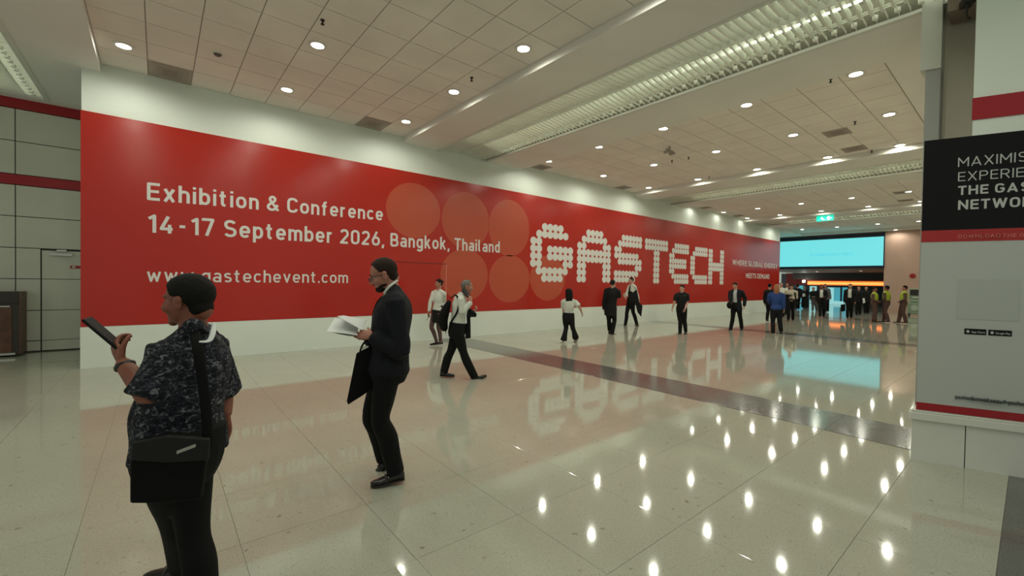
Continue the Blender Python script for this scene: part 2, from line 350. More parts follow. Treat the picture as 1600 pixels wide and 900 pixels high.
#PEOPLE_SKIP_BEGIN
# ================================================================== FLOOR
D = 10.71; XE = 36.5; ZT = 5.45; ZS = 5.30
floor = obj('floor', MB().box(-7, 54, -5, 15, -.25, -.006), M_grout); floor['kind'] = 'structure'
def spans(lo, hi, start, step):
    e = [lo]; k = math.ceil((lo-start)/step+1e-6)
    while start+k*step < hi-1e-6: e.append(start+k*step); k += 1
    return [(a, b) for a, b in zip(e, e[1:]+[hi]) if b-a > .05]
yb = [(-.8, .1)]+spans(.1, 13.5, .72, .8); yb0 = spans(-5, -.8, -.8, .8)
cols = [(a, b, 0) for a, b in spans(-7, 6.02, .4, .8)]+[(6.02, 6.95, 1)]+[(a, b, 0) for a, b in spans(6.95, 16.55, 6.95, .8)]+[(16.55, 17.3, 1)]+[(a, b, 0) for a, b in spans(17.3, 27.1, 17.3, .8)]+[(27.1, 27.9, 1)]+[(a, b, 0) for a, b in spans(27.9, 54, 27.9, .82)]
cell = []
for (x0, x1, dk) in cols:
    for (y0, y1) in yb+yb0:
        if x0 > -1.05 and x1 < 31.7 and y0 > 10.75: continue
        d2 = dk or (abs(y0+.8) < .01)
        cx, cy = (x0+x1)/2, (y0+y1)/2; v = Vector((cx, cy, 0))-CAM; dep = v.dot(fw)
        vis = dep > .8 and abs(v.dot(cr)/dep) < 1.25 and abs(v.dot(cu)/dep) < .75
        cell.append((v.length if vis else 999, x0, x1, y0, y1, d2))
cell.sort(key=lambda c: c[0])
cache = {}; rest = {0: MB(), 1: MB()}; g_ = .0010
for i, (dd, x0, x1, y0, y1, dk) in enumerate(cell):
    if i < 290 and dd < 900:
        key = (round(x1-x0, 3), round(y1-y0, 3), bool(dk)); a, b = (x1-x0)/2-g_, (y1-y0)/2-g_
        if key not in cache:
            bv = .0012
            mb = MB().add([(-a, -b, -.01), (a, -b, -.01), (a, b, -.01), (-a, b, -.01), (-a, -b, -bv), (a, -b, -bv), (a, b, -bv), (-a, b, -bv),
                           (-a+bv, -b+bv, 0), (a-bv, -b+bv, 0), (a-bv, b-bv, 0), (-a+bv, b-bv, 0)],
                          [(3, 2, 1, 0), (8, 9, 10, 11)]+[(i_, (i_+1) % 4, (i_+1) % 4+4, i_+4) for i_ in range(4)]+[(i_+4, (i_+1) % 4+4, (i_+1) % 4+8, i_+8) for i_ in range(4)])
            cache[key] = mb.mesh('floor_tile')
        t = link('dark_floor_tile' if dk else 'floor_tile', cache[key], M_dark if dk else M_floor, floor); t.location = ((x0+x1)/2, (y0+y1)/2, 0)
        if dk: t['label'] = 'dark granite floor tile'
    else: rest[1 if dk else 0].box(x0+g_, x1-g_, y0+g_, y1-g_, -.01, 0)
o = obj('distant_floor_tiles', rest[0], M_floor, floor); o['kind'] = 'stuff'
o = obj('distant_dark_floor_tiles', rest[1], M_dark, floor); o['kind'] = 'stuff'
# ================================================================== LONG WALL
wl = obj('wall_left', MB().box(-1.05, 31.7, D, 13.45, 0, 5.6), M_fascia); wl['kind'] = 'structure'
bl = obj('baseboard_left', MB().box(-1.065, 31.71, D-.022, D, 0, .735), M_fascia); bl['kind'] = 'structure'
ban = empty('wall_banner', (0, D, .74), 'huge glossy red wall banner with white lettering and dotted letters along the left wall', 'banner')
obj('banner_panel', MB().box(-1.06, 31.7, D-.02, D, .74, 4.56), M_red, ban)
wf = lambda u, v, a: Vector((u, D-.02+a, v))
def disc(mb, x, z, rx, rz, t=.003, n=40):
    return mb.prism([(x+rx*math.cos(-2*math.pi*i/n), z+rz*math.sin(-2*math.pi*i/n)) for i in range(n)], -t, 0, wf)
for (x, z, rx, rz) in [(5.34, 3.54, .80, .74), (7.02, 3.44, .83, .84), (8.67, 3.37, .84, .90), (7.0, 1.83, .83, .77), (8.72, 1.75, .84, .76), (10.42, 1.80, .84, .78)]:
    obj('pale_disc', disc(MB(), x, z, rx, rz, .0015, 64), M_red2, ban)
obj('door_outline', MB().box(4.5, 6.36, D-.0235, D-.019, 2.125, 2.145).box(4.5, 4.515, D-.0235, D-.019, .75, 2.13), M_dred, ban)
obj('door_edge', MB().box(6.34, 6.375, D-.027, D-.019, .74, 2.13), mat('pale_red_edge', (.62, .15, .11), .4), ban)
def wline(txt, X0, X1, Z0a, Z0b, ch, bold=.07):      # baseline runs from Z0a to Z0b
    fn = lambda u, v, a: Vector((u, D-.02+a, v+Z0a+(Z0b-Z0a)*(u-X0)/(X1-X0)))
    return stroke_text('letter' if X0 < 20 else 'lettering', txt, M_print, ban, fn, X0, X1, 0, ch, bold, letters=X0 < 20)
wline('Exhibition & Conference', -.17, 4.46, 3.10, 3.18, .335, .078)
wline('14-17 September 2026, Bangkok, Thailand', -.17, 8.28, 2.49, 2.56, .355, .078)
wline('www.gastechevent.com', -.17, 3.59, 1.55, 1.565, .27, .066)
wline('WHERE GLOBAL ENERGY', 24.7, 31.3, 2.78, 2.76, .30, .09)
wline('MEETS DEMAND', 26.5, 30.0, 2.07, 2.07, .30, .09)
LET = {
 'G': ["..XXXX..", ".XXXXXX.", "XX......", "XX.XXXXX", "XX.XXXXX", "XX....XX", ".XXXXXX.", "..XXXX.."],
 'A': ["..XXXX..", ".XXXXXX.", "XX....XX", "XXXXXXXX", "XXXXXXXX", "XX....XX", "XX....XX", "XX....XX"],
 'S': ["..XXXXXX", ".XXXXXXX", "XX......", "XXXXXXX.", ".XXXXXXX", "......XX", "XXXXXXX.", "XXXXXX.."],
 'T': ["XXXXXXXX", "XXXXXXXX", "...XX...", "...XX...", "...XX...", "...XX...", "...XX...", "...XX..."],
 'E': ["..XXXXXX", ".XXXXXXX", "XX......", "XXXXXXX.", "XXXXXXX.", "XX......", ".XXXXXXX", "..XXXXXX"],
 'C': ["..XXXXXX", ".XXXXXXX", "XX......", "XX......", "XX......", "XX......", ".XXXXXXX", "..XXXXXX"],
 'H': ["XX....XX", "XX....XX", "XX....XX", "XXXXXXXX", "XXXXXXXX", "XX....XX", "XX....XX", "XX....XX"]}
for ch, x0, x1, zt, zb in [('G', 9.58, 11.65, 3.675, 1.67), ('A', 11.89, 13.85, 3.66, 1.675), ('S', 14.09, 15.97, 3.64, 1.69), ('T', 16.21, 18.03, 3.62, 1.67), ('E', 18.17, 19.92, 3.57, 1.665), ('C', 20.09, 21.80, 3.53, 1.665), ('H', 21.93, 23.64, 3.51, 1.67)]:
    mb = MB(); cw = (x1-x0)/8; rh = (zt-zb)/8
    for r, row in enumerate(LET[ch]):
        for c, k in enumerate(row):
            if k == 'X': disc(mb, x0+cw*(c+.5), zt-rh*(r+.5), cw*.545, rh*.53, .004+.0006*((r % 2)*2+c % 2), 18)
    obj('dotted_letter', mb, M_print, ban)
# ================================================================== CEILING
def bay(x0, pitch, nx, ylines, name, real, yend):
    """recessed field of lay-in tiles; ylines run away from the wall"""
    top = obj('ceiling', MB().box(x0, x0+pitch*nx, -1.2 if yend < 0 else yend, D, ZT+.012, ZT+.12), M_grid); top['kind'] = 'structure'
    shared = {}; mb = MB()
    ys = list(ylines)
    for i in range(nx):
        for k in range(len(ys)-1):
            ya, yb_ = ys[k+1], ys[k]; xa = x0+pitch*i
            if (i, k) in real.get('skip', ()): continue
            if real['real']:
                key = round(yb_-ya, 3)
                if key not in shared: shared[key] = MB().box(-pitch/2+.007, pitch/2-.007, -(yb_-ya)/2+.007, (yb_-ya)/2-.007, 0, .02).mesh('ceiling_tile')
                t = link('ceiling_tile', shared[key], M_tile, top); t.location = (xa+pitch/2, (ya+yb_)/2, ZT)
            else: mb.box(xa+.009, xa+pitch-.009, ya+.009, yb_-.009, ZT, ZT+.02)
    if not real['real']: obj('ceiling_tile_field', mb, M_tile, top)['kind'] = 'stuff'
    return top
def yl(first, step, end):
    e = [D, first]
    while e[-1]-step > end-.01: e.append(e[-1]-step)
    return e
bay(-.80, .6445, 9, yl(9.93, .71, -1.2), 'b1', {'real': 1, 'skip': ((1, 0), (7, 0))}, -1.2)
bay(9.06, .69, 9, yl(10.08, .6465, 1.6), 'b2', {'real': 1}, 1.6)
bay(19.5, .72, 9, yl(10.2, .64, 1.6), 'b3', {'real': 0}, 1.6)
bay(29.6, .69, 9, yl(10.2, .64, 1.6), 'b4', {'real': 0}, 1.6)
def soffit(x0, x1, ta, tb, y0, y1, t0, t1):
    mb = MB()
    if ta is None: mb.box(x0, x1, y0, y1, ZS, ZT+.15)
    else:
        mb.box(x0, ta, y0, y1, ZS, ZT+.15).box(tb, x1, y0, y1, ZS, ZT+.15)
        if t0 > y0: mb.box(ta, tb, y0, t0, ZS, ZT+.15)
        if t1 < y1: mb.box(ta, tb, t1, y1, ZS, ZT+.15)
        mb.box(ta, tb, t0, t1, ZS+.5, ZS+.6)
        mb.box(ta-.1, ta, t0, t1, ZT+.15, ZS+.6).box(tb, tb+.1, t0, t1, ZT+.15, ZS+.6)
    o = obj('ceiling', mb, M_soffit); o['kind'] = 'structure'; return o
soffit(-7, -.80, -3.4, -1.82, -1.2, D, -1.0, D)
soffit(-7, -1.05, -3.4, -1.82, D, 13.5, D, 13.2)
soffit(5.0, 9.06, 6.02, 7.70, -1.2, D, -1.0, D)
soffit(15.27, 19.5, 16.55, 18.2, -1.2, D, 1.7, D)
soffit(25.98, 29.6, 27.1, 28.6, -1.2, D, 1.7, D)
soffit(9.06, 15.27, None, 0, -1.2, 1.6, 0, 0); soffit(19.5, 25.98, None, 0, -1.2, 1.6, 0, 0); soffit(29.6, XE, None, 0, -1.2, 1.6, 0, 0)
soffit(31.7, XE, None, 0, D, 13.5, 0, 0); soffit(35.81, XE, None, 0, 1.6, D, 0, 0)
obj('ceiling', MB().box(29.0, 46, -1, 14, ZT+.13, ZT+.2), M_soffit)['kind'] = 'structure'
def troffer(x0, x1, y0, y1, label, step, real):
    t = empty('louvre_light', ((x0+x1)/2, (y0+y1)/2, ZS), label, 'ceiling light', 'louvred ceiling lights')
    w = x1-x0; zt = ZS+.42
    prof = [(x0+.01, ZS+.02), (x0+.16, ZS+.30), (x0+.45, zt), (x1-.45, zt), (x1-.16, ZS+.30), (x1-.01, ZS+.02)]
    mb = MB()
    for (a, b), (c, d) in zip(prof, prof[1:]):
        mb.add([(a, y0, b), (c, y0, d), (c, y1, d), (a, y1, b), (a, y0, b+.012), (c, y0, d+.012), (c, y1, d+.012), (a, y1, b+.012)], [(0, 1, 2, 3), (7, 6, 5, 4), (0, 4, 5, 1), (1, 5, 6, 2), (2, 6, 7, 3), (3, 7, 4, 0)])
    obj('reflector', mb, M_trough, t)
    obj('frame', MB().box(x0-.05, x0+.015, y0, y1, ZS-.015, ZS+.03).box(x1-.015, x1+.06, y0, y1, ZS-.015, ZS+.03), M_white, t)
    xm = x0+w*.46
    obj('divider', MB().box(xm-.01, xm+.01, y0, y1, ZS+.05, ZS+.17), M_fin, t)
    obj('rail', MB().box(x1-.38, x1-.365, y0, y1, ZS+.05, ZS+.07).box(x1-.32, x1-.305, y0, y1, ZS+.05, ZS+.07), M_fin, t)
    for xx in (x0+w*.20, x0+w*.60, x0+w*.80):
        L = 1.5; y = y0+.1
        mb = MB()
        while y+L < y1:
            mb.cyl((xx, y, ZS+.27), (0, 1, 0), .016, L-.06, 8); y += L
        obj('lamp_tube', mb, M_tube, t)
    # fins: shallow V-cut cross louvres
    hh = .13
    poly = [(x0+.02, ZS+.03), (x0+.02, ZS+.03+hh), (xm, ZS+.04+hh), (x1-.30, ZS+.03+hh), (x1-.30, ZS+.02), (xm+.25, ZS+.045), (xm, ZS+.09), (xm-.25, ZS+.045)]
    n = int((y1-y0)/step); big = MB(); first = None
    lugs = MB()
    for i in range(n):
        y = y1-step*(i+.5)
        if real and i < 290:
            if first is None: first = MB().prism([(a-t.location.x, b-t.location.z) for a, b in poly], 0, .028, lambda u, v, a: Vector((u, a, v))).mesh('fin')
            o = link('fin', first, M_fin, t); o.location = (0, y-t.location.y, 0)
        else: big.prism(poly, y, y+.03, lambda u, v, a: Vector((u, a, v)))
        if real and i % 2 == 0: lugs.cyl((x1-.17, y, ZS+.02), (0, 0, 1), .035, .05, 10)
        lugs.box(x1-.31, x1-.02, y, y+.006, ZS+.03, ZS+.075)
    if big.v: obj('fin_field', big, M_fin, t)['kind'] = 'stuff'
    if lugs.v: obj('end_clips', lugs, M_fin, t)['kind'] = 'stuff'
troffer(6.02, 7.70, -1.0, D, 'long louvred ceiling light nearest the camera, running from wall to booth', .115, True)
troffer(-3.4, -1.82, 5.5, 13.2, 'louvred ceiling light at top left above the clad wall', .1, True)
troffer(16.55, 18.2, 1.7, D, 'second louvred ceiling light, beyond the first tiled bay with many lamps', .11, False)
troffer(27.1, 28.6, 1.7, D, 'third, most distant louvred ceiling light behind the green exit sign', .14, False)
# downlights
lamp_mesh = {}
SPOT = bpy.data.lights.new('downlight', 'SPOT'); SPOT.energy = LAMP_W; SPOT.color = LAMP_COL; SPOT.spot_size = R(174); SPOT.spot_blend = .55; SPOT.shadow_soft_size = .05
SPOT2 = SPOT.copy(); SPOT2.energy = LAMP_W*.22
def downlight(x, y, z, label, group=None, lit=True, dim=False):
    t = empty('downlight', (x, y, z), label, 'ceiling light', group)
    if not lamp_mesh:
        lamp_mesh['r'] = MB().ring((0, 0), .098, .14, -.014, .004, 28).mesh('trim_ring'); lamp_mesh['l'] = MB().cyl((0, 0, -.006), (0, 0, 1), .103, .006, 28).mesh('lens')
    link('trim_ring', lamp_mesh['r'], M_trim, t); link('lens', lamp_mesh['l'], M_lamp, t)
    if lit:
        s = bpy.data.objects.new('lamp_beam', SPOT2 if dim else SPOT); C.objects.link(s); s.parent = t; s.location = (0, 0, -.03)
b1 = [9.6, 7.45, 5.33, 3.2, 1.1]
names = ['nearest the wall', 'second from the wall', 'third from the wall', 'fourth from the wall', 'fifth from the wall']
for cx, cn in ((-.45, 'left'), (1.98, 'middle'), (4.55, 'right')):
    for k, y in enumerate(b1): downlight(cx, y, ZT-.004, f'round downlight in the {cn} column of the near tiled bay, {names[k]}', 'downlights of the near tiled bay')
for cx, dx, cn in ((9.40, .1, 'nearest'), (12.1, .15, 'middle'), (14.9, .2, 'farthest')):
    for k, y in enumerate([9.72, 7.75, 5.80, 3.90, 2.08+(.25 if cx > 14 else 0)]):
        downlight(cx+dx*(k*.3), y, ZT-.004, f'round downlight in the {cn} row of the second tiled bay, {names[k]}', 'downlights of the second tiled bay')
for cx, cn in ((20.0, 'nearest'), (22.75, 'middle'), (25.65, 'farthest')):
    for k, y in enumerate([10.35 if cx < 25 else 10.35, 8.7, 6.85, 5.0, 3.2]):
        downlight(cx, y, ZT-.004, f'round downlight in the {cn} row of the third tiled bay, {names[k]}', 'downlights of the third tiled bay', dim=y > 10)
downlight(35.9, 5.6, ZS-.004, 'round downlight at the far end, washing the pinkish wall right of the video wall')
for cx, cn in ((30.0, 'near'), (33.2, 'far')):
    for k, y in enumerate([9.9, 8.0, 6.0, 4.2, 2.4]):
        downlight(cx, y, ZT-.004, f'round downlight in the {cn} row of the last bay, {names[k]}', 'downlights of the last bay')
# tile-sized air vents
def vent(x, y, w, d, label):
    t = empty('ceiling_vent', (x, y, ZT), label, 'vent', 'square air vents in the tiled ceiling')
    obj('vent_frame', MB().box(x-w/2, x+w/2, y-d/2, y+d/2, ZT+.001, ZT+.012), M_vent, t)
    for k, q in enumerate((.42, .30, .18)):
        obj('vent_cone', MB().box(x-w*q, x+w*q, y-d*q, y+d*q, ZT-.006-.003*k, ZT+.004-.003*k), mat('vent_cone%d' % k, (.36-.05*k, .31-.05*k, .27-.045*k), .7), t)
vent(.165, 10.32, .63, .76, 'dark square air vent at the wall in the near bay, left of the middle lamps')
vent(4.03, 10.32, .63, .76, 'dark square air vent at the wall in the near bay, beside the right lamp')
for X_, Y_, lb in ((9.75, 10.4, 'smudged square vent at the wall, first in the second bay'), (14.2, 10.4, 'square vent at the wall, far end of the second bay'), (12.85, 3.15, 'square brownish vent out in the second bay, near its middle lamps'), (14.7, 3.2, 'small square vent at the far edge of the second bay'),
                   (22.8, 3.4, 'faint vent in the third bay above the exit sign side'), (25.0, 3.6, 'faint vent at the far edge of the third bay'), (20.8, 10.35, 'faint vent at the wall in the third bay'), (24.5, 10.35, 'last faint vent at the wall in the third bay')):
    vent(X_, Y_, .66, .6, lb)
def sprinkler(px, py, label, z=ZT):
    p = hit(px, py, 2, z); t = empty('sprinkler', p, label, 'sprinkler', 'black sprinkler heads in the ceiling')
    obj('escutcheon', MB().cyl(p-Vector((0, 0, .012)), (0, 0, 1), .03, .012, 16), M_black, t)
    obj('sprinkler_head', MB().cyl(p-Vector((0, 0, .06)), (0, 0, 1), .012, .05, 10).cyl(p-Vector((0, 0, .07)), (0, 0, 1), .026, .008, 12), M_black, t)
sprinkler(504, 31, 'black sprinkler head above the big middle downlight of the near bay')
sprinkler(737, 121, 'black sprinkler head beside the second downlight of the right column')
sprinkler(1298, 123, 'black sprinkler head near the top of the second bay')
sprinkler(1336, 190, 'black sprinkler head at the right part of the second bay')
sprinkler(1362, 235, 'black sprinkler head at the far right edge of the second bay')
sprinkler(1076, 245.5, 'small black sprinkler head left of centre in the second bay')
sprinkler(1050, 250.5, 'smaller black dot of a sprinkler beside the ceiling camera')
sprinkler(1108, 276, 'small sprinkler head at the far edge of the second bay')
p = hit(340, 83, 2, ZT); t = empty('smoke_detector', p, 'round pale smoke detector in the near tiled bay', 'smoke detector')
obj('detector_base', MB().cyl(p-Vector((0, 0, .02)), (0, 0, 1), .07, .02, 24), M_trim, t); obj('detector_head', MB().cyl(p-Vector((0, 0, .045)), (0, 0, 1), .045, .025, 24, .06), mat('detector_dark', (.12, .1, .09), .5), t)
p = hit(1046, 229, 2, ZT); t = empty('ceiling_camera', p, 'dark little camera bracket hanging in the second tiled bay', 'camera')
obj('mount', MB().cyl(p-Vector((0, 0, .1)), (0, 0, 1), .03, .1, 12).box(p.x-.16, p.x+.16, p.y-.02, p.y+.02, p.z-.12, p.z-.09), M_vent, t)
for s in (-1, 1): obj('camera_body', MB().cyl(p+Vector((.13*s, -.08, -.17)), (0, 1, 0), .04, .15, 12), M_vent, t)
# exit sign
p = hit(1289, 341, 0, 26.3); t = empty('exit_sign', p, 'green lit exit sign hanging from the ceiling far down the hall', 'sign')
obj('sign_box', MB().box(p.x-.03, p.x+.06, p.y-.36, p.y+.36, p.z-.13, p.z+.13), M_green, t)
obj('hanger', MB().box(p.x, p.x+.02, p.y-.3, p.y-.28, p.z+.13, ZS).box(p.x, p.x+.02, p.y+.28, p.y+.3, p.z+.13, ZS), M_white, t)
mpic = mat('exit_white', (.3, .5, .5), .5, emit=(.55, 1, .85), es=1)
mb = MB(); q = p.x-.034
for (ya, za, yb2, zb2) in ((.10, .02, .16, .08), (.06, -.07, .12, .03), (.0, -.09, .09, -.05), (.12, -.04, .19, .0), (-.22, -.10, -.10, .10), (-.30, -.015, -.24, .015)):
    mb.box(q, q+.004, p.y+ya, p.y+yb2, p.z+za, p.z+zb2)
obj('pictogram', mb, mpic, t)
# ================================================================== FAR END
we = obj('wall_end', MB().box(XE, XE+.4, 1.0, 6.21, 0, 5.7).box(XE, XE+.4, 6.21, 14, 5.23, 5.7), M_pink); we['kind'] = 'structure'
obj('wall_niche', MB().box(31.7, XE, 13.2, 13.5, 0, 5.7), M_fascia)['kind'] = 'structure'
obj('wall_right', MB().box(8.5, XE, .7, 1.0, 0, 5.4), M_beige)['kind'] = 'structure'
obj('ceiling', MB().box(XE+.41, 54, 4, 15, 2.90, 3.0), M_midgrey)['kind'] = 'structure'
obj('trim_1', MB().box(48, 48.5, 4, 15, 2.30, 2.90), M_darkgrey)['kind'] = 'structure'
obj('trim_2', MB().box(47.98, 48.5, 4, 15, 2.24, 2.30), M_dred)['kind'] = 'structure'
scr = empty('led_screen', (XE, 9.3, 3), 'wide glowing cyan video wall across the far end of the hall', 'screen')
obj('screen_frame', MB().box(XE-.12, XE, 6.19, 12.9, 2.90, 5.23), M_navy, scr)
obj('screen_panel', MB().box(XE-.13, XE-.115, 6.24, 12.85, 3.08, 4.97), M_cyan, scr)
yA = hit(1266, 399, 0, XE-.13).y; yB = hit(1334, 397, 0, XE-.13).y
text_on('screen_text', 'BLOOMBERGNEF.COM/NY', M_cyant, scr, lambda u, v, a: Vector((XE-.131+a, u, v)), yA, yB, hit(1266, 400.5, 0, XE-.13).z, hit(1266, 396.5, 0, XE-.13).z, .01)
for px_, py_, lb in ((1276, 424.5, 'small round lamp just under the video wall, left'), (1345, 423.0, 'faint small lamp just under the video wall, right')):  # the right-hand one is an added fill lamp for the passage ceiling
    p = hit(px_, py_, 2, 2.9); downlight(p.x, p.y, 2.896, lb)
obj('wall_back', MB().box(54, 54.2, 1, 18, 0, 3), mat('backhall', (.05, .055, .07), .5))['kind'] = 'structure'
obj('wall_back_side', MB().box(36.9, 54, 5.6, 5.8, 0, 3), M_darkgrey)['kind'] = 'structure'
def farbox(name, label, cat, px0, py0, px1, py1, X, m, th=.1, group=None):
    a = hit(px0, py0, 0, X); b = hit(px1, py1, 0, X)
    o = obj(name, MB().box(X, X+th, min(a.y, b.y), max(a.y, b.y), (0 if cat != 'sign' else min(a.z, b.z)), (max(a.z, b.z) if cat != 'sign' else 2.895)), m, org=Vector((X, (a.y+b.y)/2, (0 if cat != 'sign' else min(a.z, b.z)))), bevel=.01)
    return tag(o, label, cat, group)
t = farbox('light_box', 'glowing orange light box band over the doorway at the far end', 'sign', 1228, 438.5, 1386, 447.5, 48.6, M_dred)
t2 = obj('glow_panel', MB().box(48.57, 48.6, hit(1386, 445, 0, 48.6).y, hit(1262, 440, 0, 48.6).y, hit(1320, 445.8, 0, 48.6).z, hit(1320, 439.5, 0, 48.6).z), M_orange, t)
t3 = obj('glow_strip', MB().box(48.55, 48.57, hit(1386, 445, 0, 48.6).y, hit(1262, 440, 0, 48.6).y, hit(1320, 444, 0, 48.6).z, hit(1320, 442, 0, 48.6).z), M_orange2, t)
farbox('display_panel', 'teal glowing display panel in the far doorway, centre', 'screen', 1303, 449, 1313, 474, 50, M_blueg, group='glowing panels in the far doorway')
farbox('display_panel', 'wider teal glowing panel in the far doorway, right of centre', 'screen', 1313.5, 449, 1324, 476, 50.3, M_blueg, group='glowing panels in the far doorway')
farbox('display_panel', 'pale bright panel in the far doorway, behind the man in an open suit', 'screen', 1293, 449, 1302, 476, 50.2, M_blueg2, group='glowing panels in the far doorway')
farbox('display_panel', 'pale bright panel beside the woman in a grey headscarf', 'screen', 1263, 447, 1275, 474, 49.6, M_blueg2, group='glowing panels in the far doorway')
farbox('display_panel', 'teal panel behind the woman in a grey headscarf', 'screen', 1246, 446, 1254, 476, 50, M_blueg, group='glowing panels in the far doorway')
farbox('display_column', 'narrow navy column between the teal panels', 'column', 1313, 449, 1315, 478, 49.8, M_navyd)
farbox('display_column', 'broad navy column right of the teal panels', 'column', 1324.5, 449, 1331, 478, 49.8, M_navyd)
farbox('display_column', 'dark navy column left of the pale panel', 'column', 1258, 440, 1264, 475, 49.2, M_navyd)
farbox('glow_step', 'bright low glowing plinth in the far doorway', 'plinth', 1294, 470, 1323, 477, 49.4, M_blueg2, group='glowing panels in the far doorway')
p = hit(1256, 439.5, 0, 47.5)
t = empty('wall_lamp', p, 'bright round lamp at the left end of the orange light box', 'lamp'); obj('lamp_globe', MB().ell(p, (Vector((1, 0, 0)), Vector((0, 1, 0)), Vector((0, 0, 1))), (.13, .13, .13)), M_lamp, t, smooth=True); obj('lamp_stem', MB().cyl(p, (0, 0, 1), .02, 2.9-p.z, 8), M_black, t)
p = hit(1426, 431, 0, XE)
t = empty('alarm_bell', p, 'round dark red alarm bell on the pinkish end wall', 'alarm bell')
obj('bell_dome', MB().cyl(p-Vector((.08, 0, 0)), (1, 0, 0), .13, .08, 24, .15), M_redband, t); obj('bell_boss', MB().cyl(p-Vector((.1, 0, 0)), (1, 0, 0), .04, .03, 12), M_dred, t)
# service machine by the end wall
p = hit(1430, 494, 2, 0); t = empty('kiosk_machine', p, 'sage green service machine with a dark screen by the end wall', 'machine')
lx, ly = p.x, p.y
obj('machine_body', MB().box(lx-.3, lx+.3, ly-.45, ly+.32, .12, .80).box(lx-.25, lx+.25, ly-.45, ly+.25, .8, .98), M_sage, t, bevel=.05)
obj('machine_head', MB().box(lx-.2, lx+.25, ly-.45, ly+.28, .98, 1.62), M_sage, t, bevel=.04)
obj('machine_screen', MB().box(lx-.22, lx-.19, ly-.4, ly+.22, 1.22, 1.55), M_black, t)
obj('machine_slot', MB().box(lx-.22, lx-.19, ly-.3, ly+.12, 1.08, 1.13), M_paper, t)
for s in (-.32, .2): obj('machine_wheel', MB().cyl((lx-.25, ly+s, .1), (0, 1, 0), .1, .08, 16), M_black, t)
obj('machine_drum', MB().cyl((lx-.32, ly+.0, .5), (1, 0, 0), .16, .06, 20), mat('machine_pale', (.4, .46, .38), .4), t)
# ================================================================== LEFT RECESS: clad wall, door, cabinet
YW = 13.5
wb = obj('wall_recess', MB().box(-7, -1.05, YW+.03, YW+.3, 0, 5.7), M_gap); wb['kind'] = 'structure'
zz = [(.24, .89), (.89, 1.56), (1.56, 2.21), (2.21, 2.865), (2.865, 3.515), (3.735, 4.42), (4.42, 5.09)]
def panel(x0, x1, z0, z1, m=M_panel, name='cladding_panel', dy=0):
    return obj(name, MB().box(x0+.008, x1-.008, YW+dy, YW+.03, z0+.008, z1-.008), m, wb)
for i, (z0, z1) in enumerate(zz):
    xs = [-7, -5.6, -3.95, -2.3, -1.05] if i >= 3 else [-7, -5.6, -3.95, -2.3, -1.94]
    for a, b in zip(xs, xs[1:]): panel(a, b, z0, z1)
panel(-7, -1.94, .02, .24)
panel(-7, -1.05, 3.515, 3.735, M_redband, 'red_band', -.008); panel(-7, -1.05, 5.09, 5.35, M_redband, 'red_band', -.02)
dr = empty('door_1', (-1.5, YW, 0)); dr['kind'] = 'structure'
for z0, z1 in ((.02, .24), (.24, .89), (.89, 1.56), (1.56, 2.18)): obj('door_panel', MB().box(-1.925, -1.05, YW+.004, YW+.03, z0+.006, z1-.006), M_panel, dr)
cl = obj('door_closer', MB().box(-1.80, -1.46, YW-.06, YW+.0, 2.07, 2.12).box(-1.7, -1.55, YW-.05, YW, 2.16, 2.2), M_steel, dr)
obj('door_sign', MB().box(-1.50, -1.22, YW-.012, YW+.002, 1.80, 1.86), M_redband, dr)
obj('door_sign_mark', MB().box(-1.47, -1.42, YW-.014, YW-.011, 1.815, 1.845), M_print, dr)
cb = empty('waste_cabinet', (-2.6, 13.1, 0), 'brown wooden bin cabinet with a dark slotted top at the left edge', 'cabinet')
cbx0, cbx1, cby0, cby1 = -3.1, -2.16, 12.95, 13.48
obj('cabinet_body', MB().box(cbx0, cbx1-.0, cby0+.02, cby1, .04, 1.05), M_woodd, cb)
obj('cabinet_door', MB().box(cbx0, cbx1-.1, cby0, cby0+.03, .08, 1.0), M_wood, cb)
obj('cabinet_side', MB().box(cbx1-.0, cbx1+.02, cby0+.02, cby1, .04, 1.3), M_wood, cb)
obj('cabinet_hood', MB().box(cbx0, cbx1, cby0+.15, cby1, 1.05, 1.3), M_woodd, cb)
obj('metal_edge', MB().box(cbx0, cbx1-.12, cby0-.01, cby0+.01, 1.0, 1.025), M_steel, cb)
obj('metal_edge', MB().box(cbx0, cbx1-.05, cby0-.01, cby0+.02, .04, .08), M_steel, cb)
# ================================================================== BOOTH AT THE RIGHT
bo = Vector((5.66, .70, 0)); be = Vector((.364, -.931, 0)).normalized(); bn = Vector((-.931, -.364, 0)).normalized(); up = Vector((0, 0, 1))
def bhit(px, py, off=0):                        # off = metres behind the banner face
    d = ray(px, py); o_ = bo-bn*off; t_ = (o_-CAM).dot(bn)/d.dot(bn); q = CAM+d*t_-o_; return q.dot(be), q.z
def bf(off=0): return lambda u, v, a: bo-bn*(off+a)+be*u+up*v
BD = Vector((1, 0, 0)); fr = (bo, be, BD, up)
booth = empty('banner_booth', bo+be*1.1+BD*.4, 'white exhibition booth with a black, red and grey app banner at the right edge', 'booth')
u0b = bhit(1431, 640)[0]
obj('plinth', MB().box(u0b-.03, u0b+.345, .02, .9, 0, .405, fr).box(u0b+.352, 2.6, .02, .9, 0, .405, fr), M_white, booth)
obj('plinth_ledge', MB().box(u0b-.045, 2.62, -.015, .92, .405, .475, fr).box(u0b-.035, 2.61, -.004, .91, .475, .50, fr), M_white, booth, bevel=.006)
obj('booth_wall', MB().box(u0b+.004, 2.58, .012, .88, .50, 3.08, fr), M_white, booth)
obj('grey_panel', MB().box(u0b, 2.6, 0, .012, .575, 2.115, fr), M_grey, booth)
obj('red_stripe', MB().box(u0b, 2.6, -.002, .012, .505, .575, fr), M_redband, booth)
